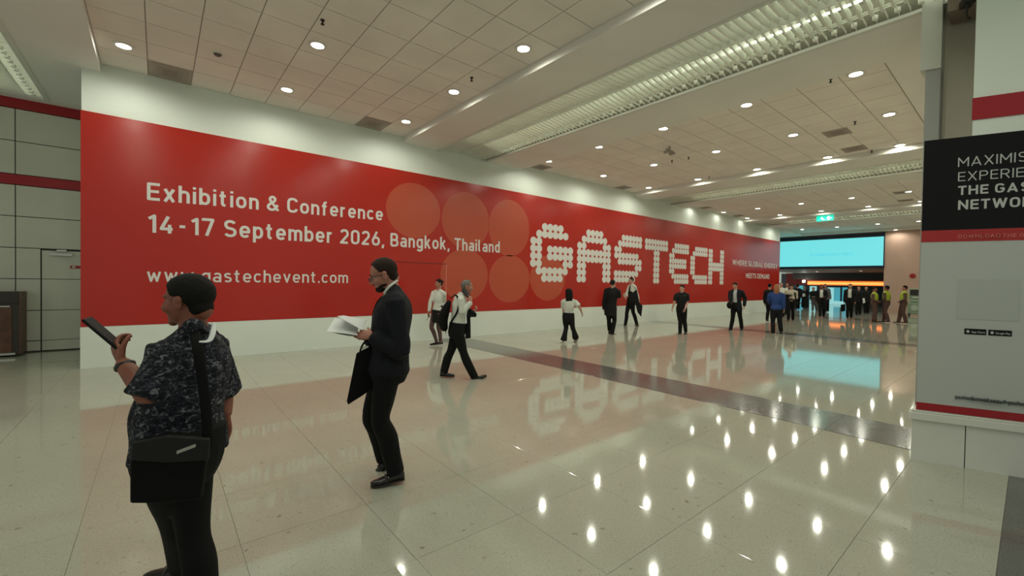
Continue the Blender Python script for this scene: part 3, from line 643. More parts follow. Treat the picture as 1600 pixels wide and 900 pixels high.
obj('red_stripe', MB().box(u0b, 2.6, -.002, .012, 2.115, 2.225, fr), mat('banner_red', (.42, .02, .02), .4), booth)
obj('black_panel', MB().box(u0b, 2.6, 0, .012, 2.225, 3.085, fr), M_blackp, booth)
def btext(txt, px0, yt0, yb0, m, bold, right=None, ratio=1.0, ch=None):
    u, zt = bhit(px0, yt0); _, zb = bhit(px0, yb0); hgt = zt-zb
    q = bhit(right[0], right[1])[0]           # right end of the first `ch` letters as seen in the photo
    def wid(t_):
        pen = 0
        for c in t_:
            if c == ' ': pen += .32; continue
            pen += glyph(c, bold)[0]+2*bold; last = pen; pen += .15
        return last
    stroke_text('letter' if yb0-yt0 > 9 else 'lettering', txt, m, booth, bf(-.001), u, u+(q-u)*wid(txt)/wid(txt[:ch]), zb, zt, bold, thick=.002, letters=yb0-yt0 > 9)
btext('MAXIMISE', 1497, 246.5, 261, M_silver, .05, right=(1587, 245), ch=6)
btext('EXPERIENCE', 1497, 269.5, 283.5, M_silver, .05, right=(1584, 270), ch=6)
btext('THE GASTECH', 1497, 291, 305, M_silver, .09, right=(1591, 291), ch=6)
btext('NETWORKING', 1497, 313, 328, M_silver, .09, right=(1594, 311), ch=5)
btext('DOWNLOAD THE GASTECH', 1497, 367, 372.5, M_rtext, .08, right=(1600, 368), ch=14)
btext('gastechevent.com @gastech', 1492, 616.5, 622.5, M_greyt, .07, right=(1563, 625), ch=16)
u1, za = bhit(1497, 436); u2, zb_ = bhit(1592, 502)
obj('blank_code_square', MB().box(u1, u2, -.003, 0, zb_, za, fr), mat('code_square_grey', (.46, .49, .46), .5), booth)
for k, (xa, ya, xb, yb3) in enumerate([(1507, 513, 1541, 523), (1544.5, 515, 1581, 525)]):
    a = bhit(xa, ya); b = bhit(xb, yb3); b2 = bhit(xa, yb3-1)
    o = obj('store_badge', MB().box(a[0], b[0], -.004, 0, b2[1], a[1], fr), M_blackp, booth, bevel=.003)
    wd = b[0]-a[0]; hg = a[1]-b2[1]
    text_on('badge_text', ['App Store', 'Google Play'][k], M_silver, o, bf(-.0045), a[0]+wd*.3, a[0]+wd*.93, b2[1]+hg*.3, b2[1]+hg*.65, .01, thick=.001)
    obj('badge_icon', MB().prism([(a[0]+wd*.15+.011*math.cos(q_), b2[1]+hg*.5+.013*math.sin(q_)) for q_ in [i*math.pi/5 for i in range(10)]], -.006, -.003, bf(0)), M_silver, o)
fr2 = (bo, be, -bn, up)
f3 = lambda off: (bo-bn*off, be, BD, up)
# structures behind the booth
wr = obj('wall_side', MB().box(bhit(1521, 150, 1.3)[0], 4.5, 0, .2, 0, 7, f3(1.3)), M_fascia); wr['kind'] = 'structure'
a = bhit(1521, 153.5, 1.29); b = bhit(1521, 187.5, 1.29)
obj('trim_4', MB().box(a[0]-.004, 4.5, -.015, .0, b[1], a[1], f3(1.3)), M_redband)['kind'] = 'structure'
obj('wall_pier', MB().box(bhit(1471, 100, 2.2)[0], 4.5, 0, .2, 0, 7.2, f3(2.2)), M_beige)['kind'] = 'structure'
cx0 = bhit(1438, 100, 1.9)[0]; cx1 = bhit(1470.5, 100, 1.9)[0]; zc_ = bhit(1454, 108, 1.9)[1]
obj('column', MB().box(bhit(1446, 100, 1.9)[0], cx1-.004, .03, .3, 0, zc_, f3(1.9)), mat('column_grey', (.42, .43, .41), .5))['kind'] = 'structure'
obj('column_cladding', MB().box(cx0, cx1, 0, .3, zc_, 7.2, f3(1.9)), M_white)['kind'] = 'structure'
a = bhit(1474, 20, 1.75); obj('beam_side', MB().box(cx1, 4.5, 0, .4, a[1], 7.2, f3(1.75)), mat('beam_brown', (.25, .19, .15), .6))['kind'] = 'structure'
mb = MB(); pts = [bf(1.6)(*bhit(x_, y_, 1.6), 0) for x_, y_ in ((1515, -4), (1513, 8), (1510, 18), (1511, 26), (1515, 29))]
mb.tube(pts, [.012]*5, n=8); q = bf(1.6)(*bhit(1512, 2, 1.6), 0); 
t = empty('hanging_hook', q, 'dark cable hook hanging at the top right beside the white wall', 'hook'); obj('hook_cable', mb, M_black, t, smooth=True)
obj('hook_bracket', MB().box(-.04, .06, -.04, .12, -.03, .05, (q, be, -bn, up)), M_black, t)
#PEOPLE_SKIP_END
exec_people = True
# ================================================================== PEOPLE
Z = Vector((0, 0, 1))
class Person: pass
def hand(mb, wr, D_, N_, side, s=1.0, curl=22, thumb=35, spread=0):
    """palm and five separate fingers; D_ finger direction, N_ palm normal, side +1 right hand / -1 left"""
    D_ = D_.normalized(); N_ = (N_-D_*N_.dot(D_)).normalized(); T = D_.cross(N_)*side
    L = .095*s
    mb.tube([wr-D_*.01*s, wr+D_*.03*s, wr+D_*L*.7, wr+D_*L], [(.024*s, .018*s), (.034*s, .017*s), (.042*s, .016*s), (.039*s, .012*s)], lat=T, n=12, sub=2)
    for k, (off, ln) in enumerate(((.030, .070), (.010, .080), (-.010, .074), (-.029, .058))):
        p = wr+D_*(L*.93)+T*off*s; d = (D_+T*off*(2+spread)).normalized(); n_ = N_; pts = [p]; rr = [.0098*s]
        for seg, fr_ in enumerate((.45, .31, .24)):
            a = R(curl*(1, 1.2, .8)[seg]+k*1.5); d, n_ = (d*math.cos(a)+n_*math.sin(a)), (n_*math.cos(a)-d*math.sin(a))
            p = p+d*ln*fr_*s*1.05; pts.append(p); rr.append((.0094, .0086, .0070)[seg]*s)
        mb.tube(pts, rr, lat=T, n=8, sub=2)
    p = wr+D_*.025*s+T*.026*s; d = (D_*.72+T*.62+N_*.25).normalized(); pts = [p-d*.01*s]; rr = [.015*s]
    for seg, ln in enumerate((.038, .030, .024)):
        p = p+d*ln*s; pts.append(p); rr.append((.0125, .0108, .0085)[seg]*s); d = (d+N_*math.sin(R(thumb))*.5-T*.12).normalized()
    mb.tube(pts, rr, lat=N_, n=8, sub=2)
def headmesh(mb, P):
    c, r, f, u, s = P.c, P.hr, P.hf, P.hu, P.hs
    at = lambda x, y, z: c+r*x*s+f*y*s+u*z*s
    ax = (r, f, u); E = lambda x, y, z, a, b, d: mb.ell(at(x, y, z), ax, (a*s, b*s, d*s), 18, 12)
    E(0, -.012, .030, .076, .094, .084); E(0, .022, -.025, .063, .070, .082); E(0, .028, -.068, .052, .058, .038)
    E(0, .070, -.095, .023, .020, .019); E(0, .074, .022, .050, .018, .013)
    for k in (-1, 1):
        E(k*.036, .058, -.030, .026, .030, .026); E(k*.077, -.006, -.012, .009, .019, .032); E(k*.082, -.012, .004, .010, .016, .017)
        E(k*.010, .096, -.030, .008, .010, .008)
    mb.tube([at(0, .082, .014), at(0, .096, -.008), at(0, .108, -.026)], [(.009*s, .010*s), (.010*s, .012*s), (.013*s, .012*s)], lat=r, n=8, sub=2)
    E(0, .080, -.052, .022, .014, .007); E(0, .079, -.064, .019, .013, .007); E(0, -.055, -.045, .05, .045, .05)
def line_y(y, spec):
    for (a, za), (b, zb) in zip(spec, spec[1:]):
        if y <= b: return za+(zb-za)*max(0, (y-a))/(b-a)
    return spec[-1][1]
HAIRLINE = [(-.12, -.09), (-.06, -.085), (-.030, -.04), (-.012, .012), (.030, .012), (.046, .045), (.062, .070), (.1, .085)]
BALD = [(-.12, -.07), (-.06, -.055), (-.030, -.03), (-.012, .014), (.022, .016), (.034, .05), (.048, .085), (.1, .14)]
def hairmesh(P, style='short', thick=1.06, hl=HAIRLINE):
    c, r, f, u, s = P.c, P.hr, P.hf, P.hu, P.hs; mb = MB()
    cc = (0, -.012, .030); rad = (.079, .098, .088)
    def fn(d):
        x, y, z = (cc[i]+d[i]*rad[i]*1.03 for i in range(3))
        m = (z-line_y(y, hl))/.012
        if z < -.02 and style != 'hijab': m = min(m, (-.035-y)/.012+1)
        m = max(0, min(1, m)); k = .80+(thick-.80)*m
        return k+.022*m*noise.noise(Vector((d.x*9, d.y*9, d.z*9)))
    o_ = c+f*cc[1]*s+u*cc[2]*s
    mb.ell(o_, (r, f, u), tuple(q*s for q in rad), 56, 36, fn)
    mb.ell(c-f*.054*s-u*.034*s, (r, f, u), (.058*s, .047*s, .052*s), 24, 16)
    return mb
def person(label, foot=None, dist=None, H=1.7, az=0, head=None, look=0, nod=0, tilt=0, neck=None, pelvis=None, kn=None, an=None, el=None, wr=None, hd=None,
           toe=(0, 0), toep=(0, 0), skin=None, hair=None, hairs='short', hl=HAIRLINE, wear=(), vox=.009, bulk=1.0, bulkf=1.0, belly=0, hs=None, shw=1.0, shoemat=None, shdrop=.015,
           curl=(22, 22), palm=(None, None), group=None, fold=0, anch_px=None, sleeve=None, fingers=True, hipw=1.0, legs=1.0, lean=0, bare=True, shl=None, shr=None, eyes=None, female=False, sub=None):
    P = Person(); s = H/1.75; P.s = s
    if foot: fp = hit(foot[0], foot[1], 2, 0); g = Vector((fp.x, fp.y, 0)); dist = g.length; g.normalize()
    else: q = ray(anch_px, 450); g = Vector((q.x, q.y, 0)).normalized()
    rg = g.cross(Z); P.g = g; P.rg = rg; P.dist = dist
    def W(px, py, d=0):
        q = ray(px, py); return CAM+q*((dist+d)/q.dot(g))
    def face(a): return -g*math.cos(R(a))-rg*math.sin(R(a))
    P.W = W; P.face = face
    F = face(az); X = F.cross(Z)                        # X = the person's right
    n = W(*neck); p = W(*pelvis); P.n = n; P.p = p; P.F = F; P.X = X
    U = (n-p).normalized(); X = (X-U*X.dot(U)).normalized(); Fr = U.cross(X)
    P.U = U; P.Fr = Fr
    # head frame
    lf = face(look); hr_ = lf.cross(Z)
    P.hf = (lf*math.cos(R(nod))-Z*math.sin(R(nod))); P.hr = hr_; P.hu = hr_.cross(P.hf)
    if tilt: q = Matrix.Rotation(R(tilt), 3, P.hf); P.hr = q@P.hr; P.hu = q@P.hu
    P.c = W(*head); P.hs = hs or (H/1.75*1.0)
    shR = W(*shr) if shr else n+X*.178*s*shw-U*(.05+shdrop)*s; shL = W(*shl) if shl else n-X*.178*s*shw-U*(.05+shdrop)*s; SH = (shR, shL)
    HP = (p+X*.085*s*hipw-U*.02, p-X*.085*s*hipw-U*.02)
    KN = [W(*k) for k in kn]; AN = [W(*a) for a in an]; EL = [W(*e) for e in el]; WR = [W(*w_) for w_ in wr]
    HD = [((W(*hd[i])-WR[i]).normalized() if hd and hd[i] else (WR[i]-EL[i]).normalized()) for i in (0, 1)]
    P.WR = WR; P.EL = EL; P.AN = AN; P.KN = KN; P.HD = HD; P.SH = SH
    base = hit(foot[0], foot[1], 2, 0) if foot else Vector((g.x*dist, g.y*dist, 0))
    root = empty('person', base, label, 'person', group); P.root = root
    root.location = base
    B = bulk
    def torso(mb, e, lo=-.10, hem=None, top=True, ef=None, neckr=.058, n_=20):
        ef = e if ef is None else ef
        pts = [p+U*lo*s, p, p.lerp(n, .30)+Fr*.005, p.lerp(n, .52)+Fr*.006*s, p.lerp(n, .74)-Fr*.002, n-U*.045*s-Fr*.004]
        wm = [(.150, .108), (.165*hipw, .118), (.142, .104), (.158, .112), (.172*shw, .112), (.135*shw, .078)]
        if female: wm = [(.15, .105), (.162*hipw, .112), (.118, .088), (.132, .110), (.150*shw, .098), (.12*shw, .068)]
        rd = [((a*B)*s+e, (b*bulkf)*s+ef) for a, b in wm]
        if belly: pts[2] = pts[2]+Fr*belly*.5; rd[2] = (rd[2][0]+belly*.3, rd[2][1]+belly*.6); rd[1] = (rd[1][0]+belly*.2, rd[1][1]+belly*.3)
        if hem: rd[0] = hem
        if top: pts.append(n+U*.002*s); rd.append((neckr*s+e*.5, (neckr-.002)*s+e*.5))
        mb.tube(pts, rd, lat=X, n=n_+4, sub=4, cap=.25 if lo < -.1 else .6)
        for k, sg in ((0, 1), (1, -1)):
            mb.tube([n+X*sg*.03*s+U*.0*s, n.lerp(SH[k], .55)+U*.012*s, SH[k]+U*.002*s], [(.045*s+e*.7, .048*s+e*.5), (.048*s+e*.7, .040*s+e*.6), (.051*s*B+e*.8, .045*s+e*.8)], lat=Fr, n=12, sub=3)
    def arm(mb, k, e, upto=1.0, e2=None):
        sh, el_, w_ = SH[k], EL[k], WR[k]; e2 = e if e2 is None else e2; b = (B+1)/2
        if upto <= .55:
            q = sh.lerp(el_, upto/.5); mb.tube([sh+U*.004, sh.lerp(el_, .45*upto/.5), q], [.058*s*b+e, .054*s*b+e, .050*s*b+e2], lat=Fr, n=14, sub=4, cap=.25)
            return
        q = el_.lerp(w_, (upto-.5)/.5)
        mb.tube([sh, sh.lerp(el_, .5), el_, el_.lerp(q, .35), q], [.055*s*b+e, .048*s*b+e, .041*s*b+e, .040*s*b+(e+e2)/2, (.030 if upto > .95 else .034)*s*b+e2], lat=Fr, n=14, sub=4, cap=.4)
    def leg(mb, k, e, e2=None, low=None, hemr=None, thigh=1.0):
        e2 = e if e2 is None else e2; hp, k_, a_ = HP[k], KN[k], AN[k]; low = a_ if low is None else low
        mb.tube([hp+U*.06*s, hp.lerp(k_, .45)+Fr*.008, k_+Fr*.004, k_.lerp(a_, .35)-Fr*.012*s, low], [(.086*s*thigh*B**.5+e, .09*s*thigh+e), (.076*s*thigh+e, .080*s*thigh+e), (.056*s+e, .058*s+e), (.052*s+(e+e2)/2, .056*s+(e+e2)/2), (hemr, hemr) if hemr else (.037*s+e2, .040*s+e2)], lat=X, n=16, sub=5, cap=.15)
    # ---- body: one continuous skin from head to ankles
    mb = MB(); headmesh(mb, P)
    nb = P.c-P.hu*.07*P.hs-P.hf*.018*P.hs
    mb.tube([P.c-P.hu*.02*P.hs-P.hf*.03*P.hs, nb, n-U*.01*s], [.054*s, .055*s, .064*s], lat=X, n=16, sub=4)
    torso(mb, -.004, lo=-.02)
    for k in (0, 1):
        arm(mb, k, 0); sd = (1, -1)[k]
        pn = palm[k]
        if pn is None: N_ = (-X*sd*.9+Fr*-.0) if abs(HD[k].z) > .6 else Vector((0, 0, -1))
        else: N_ = rg*pn[0]+Z*pn[1]+g*pn[2]
        hand(mb, WR[k]+HD[k]*.004, HD[k], N_, sd, s*1.0, curl[k])
        leg(mb, k, -.004)
    for k in (0, 1):
        fd = face(toe[k]); tp = R(toep[k]); fx_ = fd*math.cos(tp)+Z*math.sin(tp); fz_ = Z*math.cos(tp)-fd*math.sin(tp)
        mb.tube([AN[k], AN[k]-fz_*.040*s, AN[k]-fz_*.046*s+fx_*.05*s], [.036*s, .032*s, (.034*s, .024*s)], lat=fd.cross(Z), n=10, sub=2)
    body = fobj('body', mb, skin or M_skinB, root, vox, 2 if vox > .006 else 3)
    # ---- eyes
    if eyes if eyes is not None else vox < .012:
        for k in (-1, 1):
            e_ = P.c+P.hr*.031*k*P.hs+P.hf*.0690*P.hs+P.hu*.004*P.hs
            o = obj('eye', MB().ell(e_, (P.hr, P.hf, P.hu), (.0135*P.hs, .012*P.hs, .0075*P.hs), 12, 8), M_eye, root, True)
            obj('iris', MB().ell(e_+P.hf*.0085*P.hs, (P.hr, P.hf, P.hu), (.006*P.hs, .0045*P.hs, .006*P.hs), 10, 6), M_iris, o, True)
            obj('eyebrow', MB().tube([P.c+(P.hr*k*a+P.hf*b+P.hu*c_)*P.hs for a, b, c_ in ((.014, .090, .026), (.032, .086, .031), (.050, .072, .026))], [.003*P.hs, .004*P.hs, .002*P.hs], n=6, sub=2), hair or M_hairk, root, True)
    # ---- hair
    at = lambda x, y, z: P.c+(P.hr*x+P.hf*y+P.hu*z)*P.hs
    if hair:
        mb = hairmesh(P, hairs, hl=hl)
        if hairs == 'bun': mb.ell(at(0, -.125, .03), (P.hr, P.hf, P.hu), (.035*P.hs, .03*P.hs, .035*P.hs), 14, 10)
        if hairs in ('bob', 'long'):
            L = .20 if hairs == 'bob' else .25; hw = 1.0 if hairs == 'bob' else 1.3
            mb.tube([at(0, -.03, .05), at(0, -.055, -.03), at(0, -.06, -.10), at(0, -.055, -L)], [(.082*P.hs*hw, .075*P.hs), (.088*P.hs*hw, .062*P.hs), (.088*P.hs*hw, .052*P.hs), (.078*P.hs*hw, .030*P.hs)], lat=P.hr, n=20, sub=5)
        o = obj('hair', mb, hair, root, True) if vox > .012 and hairs == 'short' else fobj('hair', mb, hair, root, max(vox*.8, .0045), 1)
    # ---- clothing
    sm = 2; v = vox*1.15
    opening = None
    for wname, m_, opt in wear:
        mb = MB(); keep = None; e = opt.get('e', .012)
        if wname in ('shirt', 'blouse', 'polo', 't_shirt', 'sweater', 'uniform_shirt'):
            torso(mb, e, lo=opt.get('lo', -.06), hem=opt.get('hem'))
            for k in (0, 1): arm(mb, k, e, opt.get('sl', .97), opt.get('cuff'))
            if opt.get('lo', -.06) > .04 and not opt.get('hem'):
                def keep(q):
                    return (q-p).dot(U) > .105*s or abs((q-p).dot(X)) > .215*s or (q-p).dot(U) > 0 and min((q-(WR[0]+EL[0])/2).length, (q-(WR[1]+EL[1])/2).length) < .19*s
        elif wname in ('jacket', 'abaya'):
            lo = opt.get('lo', -.20); torso(mb, e, lo=lo, hem=opt.get('hem', ((.172*B)*s+e, (.125*bulkf)*s+e)))
            for k in opt.get('arms', (0, 1)): arm(mb, k, e, .985, e*.9)
            w0, w1, ylo = opt.get('open', (None, 0, 0))
            if w0 is not None:
                def keep(q, w0=w0, w1=w1, ylo=ylo):
                    d_ = q-p; h_ = d_.dot(U)/(n-p).length; x_ = d_.dot(X); y_ = d_.dot(Fr)
                    if h_ < ylo or y_ < .02: return True
                    return abs(x_) > w0*s+(w1-w0)*s*max(0, (h_-ylo)/(1-ylo))
        elif wname == 'trousers':
            mb.tube([p-U*.12*s, p-U*.03*s, p+U*.13*s], [(.135*s*B+e, .105*s*bulkf+e), (.168*s*B*hipw+e, .124*s*bulkf+e), (.150*s*B+e+.012, .105*s*bulkf+e+.012+belly*.4)], lat=X, n=20, sub=4, cap=.2)
            for k in (0, 1): leg(mb, k, e, opt.get('e2', .02), low=AN[k]-(AN[k]-KN[k]).normalized()*opt.get('up', .0)-Z*.01, hemr=opt.get('hemr'), thigh=opt.get('thigh', 1.0))
        elif wname == 'skirt':
            mb.tube([p-U*.34*s+Fr*.01, p-U*.18*s, p-U*.02*s, p+U*.14*s], [(.135*s, .13*s), (.165*s, .135*s), (.172*s, .125*s), (.122*s+e, .092*s+e)], lat=X, n=20, sub=5, cap=.15)
        elif wname == 'vest':
            torso(mb, e, lo=.10)
            def keep(q):
                d_ = q-p; h_ = d_.dot(U)/(n-p).length; return h_ > .16
        elif wname == 'stockings':
            for k in (0, 1): leg(mb, k, .003)
        elif wname == 'scarf':
            mb.ell(at(0, -.01, .028), (P.hr, P.hf, P.hu), (.092*P.hs, .108*P.hs, .1*P.hs)); mb.tube([at(0, -.02, -.03), at(0, -.01, -.11), n-U*.06], [(.088*s, .09*s), (.075*s, .08*s), (.16*s, .11*s)], lat=X, n=18, sub=4)
            def keep(q):
                d_ = q-P.c; a_ = d_.dot(P.hr)/P.hs; b_ = d_.dot(P.hf)/P.hs; c_ = d_.dot(P.hu)/P.hs
                return not (b_ > .03 and abs(a_) < .052 and -.09 < c_ < .07)
        o = fobj(wname, mb, m_, root, opt.get('vox', v), sm, keep, fold=opt.get('fold', fold))
        if opt.get('label'): o['label'] = opt['label']
        P.__dict__[wname] = o
    # ---- shoes
    for k in (0, 1):
        fd = face(toe[k]); tp = R(toep[k]); fdir = fd*math.cos(tp)+Z*math.sin(tp); fup = (-fd*math.sin(tp)+Z*math.cos(tp)); fs_ = fd.cross(Z)
        an_ = AN[k]-fup*.078*s; mb = MB(); sole = MB()
        st = [(-.065, .022, .05), (-.055, .034, .066), (-.01, .036, .075), (.035, .038, .060), (.08, .044, .045), (.13, .046, .036), (.17, .038, .030), (.195, .022, .020)]
        n_ = 14; vs = []; fs = []; sv = []
        for (x_, w_, h_) in st:
            for j in range(n_):
                a = 2*math.pi*j/n_; yy = math.cos(a)*w_; zz_ = max(0, math.sin(a))**.8*h_ if math.sin(a) > 0 else 0
                if math.sin(a) <= 0: yy = math.cos(a)*w_*.97
                vs.append(an_+fdir*x_*s+fs_*yy*s+fup*(zz_+.012)*s)
        for i in range(len(st)-1):
            for j in range(n_): fs.append((i*n_+j, (i+1)*n_+j, (i+1)*n_+(j+1) % n_, i*n_+(j+1) % n_))
        fs += [tuple(range(n_)), tuple((len(st)-1)*n_+j for j in range(n_-1, -1, -1))]
        mb.add(vs, fs)
        prf = [(x_, w_*1.06) for x_, w_, _ in st]; poly = [(a, b) for a, b in prf]+[(a, -b) for a, b in prf[::-1]]
        so = obj('shoe', mb, shoemat or M_shoe, root, True)
        if vox < .012: obj('sole', MB().prism(poly, 0, .014*s, lambda u_, v_, a_: an_+fdir*u_*s+fs_*v_*s+fup*a_), M_sole if shoemat is None else shoemat, so)
        if vox < .006:
            obj('strap', MB().tube([an_+(fdir*.075+fs_*q_+fup*h_)*s for q_, h_ in ((-.040, .02), (-.03, .052), (0, .066), (.03, .052), (.040, .02))], [(.012, .004)]*5, lat=fdir, n=8, sub=3), M_sole, so, True)
    return P
def phone(pos, long_, wide, label, s=1.0):
    l = long_.normalized(); w_ = (wide-l*wide.dot(l)).normalized(); n_ = l.cross(w_)
    t = empty('phone', pos, label, 'phone'); fr_ = (pos, w_, l, n_)
    obj('phone_case', MB().box(-.037*s, .037*s, -.078*s, .078*s, -.005*s, .005*s, fr_), mat('phone_black', (.007, .007, .007), .6, spec=.2), t, bevel=.004)
    obj('phone_screen', MB().box(-.034*s, .034*s, -.074*s, .074*s, .005*s, .0058*s, fr_), mat('phone_glass', (.008, .008, .010), .3, spec=.3), t)
    return t
def slab(name, label, cat, pts, th, m, dirv, parent=None, bevel=.006, group=None, lid=None):
    """soft flat thing: outline of world points, thickness th along dirv, slightly puffed"""
    dirv = dirv.normalized(); c = sum(pts, Vector())/len(pts); mb = MB(); n = len(pts)
    rings = [(.93, -.5), (1, -.3), (1, .3), (.93, .5)]
    vs = []
    for k, d in rings: vs += [c+(q-c)*k+dirv*d*th for q in pts]
    fs = [tuple(range(n-1, -1, -1)), tuple(3*n+i for i in range(n))]
    for r_ in range(3): fs += [(r_*n+i, r_*n+(i+1) % n, (r_+1)*n+(i+1) % n, (r_+1)*n+i) for i in range(n)]
    mb.add(vs, fs)
    if parent is None:
        t = empty(name, Vector((c.x, c.y, min(q.z for q in pts))), label, cat, group); o = obj(name+'_body', mb, m, t, bevel=bevel); return t
    return obj(name, mb, m, parent, bevel=bevel)
# ---- near man in a patterned shirt
A = person('stocky man in dark patterned short-sleeved shirt holding a phone, seen from behind at left', anch_px=292, dist=2.45, H=1.66, az=125,
  head=(294, 469), look=124, nod=4, neck=(303, 522), pelvis=(280, 705), bulk=1.06, bulkf=1.36, belly=.03, hs=1.0,
  kn=((304, 835, .0), (272, 805, .16)), an=((317, 985, -.1), (284, 880, .5)), el=((350, 612, .16), (232, 618, -.16)), wr=((352, 648, .10), (192, 568, .0)),
  hd=((349, 690, .1), (176, 534, .06)), toe=(125, 118), skin=M_skinA, hair=M_hairk, vox=.0045, curl=(25, 34), palm=(None, (.75, .35, .5)), shw=.84, eyes=False,
  wear=(('trousers', M_trou, {'e': .012, 'e2': .025, 'vox': .009}), ('shirt', M_batik, {'e': .018, 'sl': .50, 'cuff': .036, 'lo': .0, 'hem': (.168, .165), 'fold': .016, 'vox': .008, 'label': 'dark patterned short-sleeved shirt'})))
W = A.W
ph = W(163, 521, .05)
phone(ph, (W(140, 503, .06)-W(184, 540, .05)), A.g+Z*.16+A.rg*.1, 'black phone held up by the man in the patterned shirt', 1.12)
t = obj('wristwatch', MB().tube([A.WR[1]+(A.HD[1].cross(A.g).normalized()*math.cos(a)*.034+A.HD[1].cross(A.HD[1].cross(A.g)).normalized()*math.sin(a)*.030)-(A.WR[1]-A.EL[1]).normalized()*.018 for a in [i*math.pi/6 for i in range(13)]], [(.010, .004)]*13, lat=A.HD[1], n=8, sub=1, cap=0), M_black, A.root, True); t['label'] = 'dark wristwatch'
cl_ = [W(288, 512, -.13), W(300, 505, -.16), W(316, 508, -.12), W(326, 520, -.02)]
obj('collar', MB().tube(cl_, [(.022, .008)]*4, lat=Z, n=10, sub=4), M_batik, A.root, True)
lan = obj('lanyard', MB().tube([W(334, 505, -.08), W(333, 518, -.16), W(327, 532, -.20), W(312, 534, -.215)], [(.009, .003), (.011, .003), (.010, .003), (.006, .003)], lat=A.rg, n=8, sub=4), M_paper, A.root, True); lan['label'] = 'white lanyard strap at the collar'
bg = empty('shoulder_bag', W(265, 783, -.2), 'large flat black shoulder bag on the hip of the man in the patterned shirt', 'bag')
q = [W(208, 690, -.22), W(262, 679, -.27), W(326, 684, -.33), W(324, 720, -.33), W(316, 776, -.32), W(262, 783, -.27), W(206, 783, -.22), W(206, 730, -.22)]
slab('bag_body', '', '', q, .06, M_bag, (A.g*-1+A.rg*-.25), bg)
slab('bag_flap', '', '', [W(206, 691, -.26), W(262, 680, -.31), W(328, 685, -.37), W(326, 718, -.37), W(262, 722, -.31), W(205, 718, -.26)], .022, mat('bag_flap', (.010, .010, .010), .6, spec=.3), (A.g*-1+A.rg*-.25), bg)
o = obj('bag_strap', MB().tube([W(304, 519, -.155), W(309, 545, -.235), W(316, 590, -.275), W(322, 640, -.30), W(325, 690, -.33)], [(.019, .004)]*5, lat=A.rg, n=8, sub=5), M_bag, bg, True)
obj('buckle', MB().box(-.03, .03, -.006, .006, -.004, .004, (W(291, 701, -.40), (A.rg+Z*.25).normalized(), Z, A.g)), M_steel, bg)
# ---- near man in a dark suit reading papers
B_ = person('bearded balding man in dark suit and glasses, walking and reading papers', foot=(607, 750), H=1.80, az=88, head=(599, 429), look=90, nod=24, neck=(616, 456), pelvis=(608, 570), hs=1.12,
  kn=((580, 650, .12), (595, 655, -.08)), an=((601, 716, .22), (618, 736, -.08)), el=((614, 548, .20), (628, 549, -.22)), wr=((574, 530, .12), (582, 526, -.15)), hd=((548, 524, .10), (555, 519, -.08)),
  toe=(90, 84), toep=(-38, -5), skin=M_skinB, hair=M_hairb, hl=BALD, vox=.0045, curl=(18, 30), palm=((0, 1, 0), (0, -.5, 1)), bulk=1.08, bulkf=1.18, shw=1.0,
  wear=(('trousers', M_trou, {'e': .014, 'e2': .028, 'vox': .009, 'up': .0, 'fold': .006}), ('shirt', M_wshirt, {'e': .008, 'lo': .1, 'vox': .009}), ('jacket', M_navys, {'e': .024, 'lo': -.035, 'hem': (.205, .175), 'vox': .009, 'fold': .010, 'open': (.01, .07, .55)})))
W = B_.W
at = lambda x, y, z: B_.c+(B_.hr*x+B_.hf*y+B_.hu*z)*B_.hs
col = obj('shirt_collar', MB().tube([W(600, 458, -.06), W(609, 447, -.085), W(621, 438, -.05)], [(.011, .004), (.012, .004), (.010, .004)], lat=Z, n=10, sub=5), M_wshirt, B_.root, True)
bd = MB().ell(at(0, .052, -.088), (B_.hr, B_.hf, B_.hu), tuple(k*B_.hs for k in (.043, .046, .030)), 22, 14)
bd.ell(at(0, .030, -.070), (B_.hr, B_.hf, B_.hu), tuple(k*B_.hs for k in (.058, .050, .024)), 22, 14); bd.ell(at(0, .091, -.045), (B_.hr, B_.hf, B_.hu), tuple(k*B_.hs for k in (.022, .010, .005)), 14, 8)
o = fobj('beard', bd, M_hairb, B_.root, .0045, 2)
gl = empty('glasses', at(0, .10, 0), 'dark framed glasses on the man reading papers', 'glasses')
for k in (-1, 1):
    cc = at(.032*k, .105, .0); pts = [cc+(B_.hr*math.cos(a)*.024+B_.hu*math.sin(a)*.017)*B_.hs for a in [i*math.pi/6 for i in range(13)]]
    obj('rim', MB().tube(pts, [.0028]*13, n=6, sub=1, cap=0), M_black, gl, True)
    obj('temple', MB().tube([at(.058*k, .103, .006), at(.078*k, .05, .006), at(.083*k, -.01, .0)], [.003, .003, .003], n=6, sub=3), M_black, gl, True)
obj('bridge', MB().tube([at(-.009, .108, .004), at(0, .112, .007), at(.009, .108, .004)], [.0025]*3, n=6, sub=2), M_black, gl, True)
pp = empty('paper_sheaf', W(535, 522, -.03), 'white sheets of paper read by the man in the dark suit', 'papers')
def sheet(c4, nm, bend=.03):
    mb = MB(); n_ = 8; vs = []
    for lay in (0, .0012):
        for i in range(n_+1):
            for j in range(2):
                t_ = i/n_; a = c4[0].lerp(c4[1], t_) if j == 0 else c4[3].lerp(c4[2], t_); vs.append(a+Z*(bend*math.sin(math.pi*t_)+lay))
    m_ = 2*(n_+1)
    fs = [(2*i, 2*i+1, 2*i+3, 2*i+2) for i in range(n_)]+[(m_+2*i, m_+2*i+2, m_+2*i+3, m_+2*i+1) for i in range(n_)]
    mb.add(vs, fs); return obj(nm, mb, M_paper, pp, True)
sheet([W(510, 519, -.16), W(556, 524, -.14), W(562, 508, .10), W(523, 497, .12)], 'sheet', .004)
sheet([W(527, 494, -.10), W(566, 516, -.12), W(574, 500, .10), W(537, 493, .12)], 'sheet', .0)
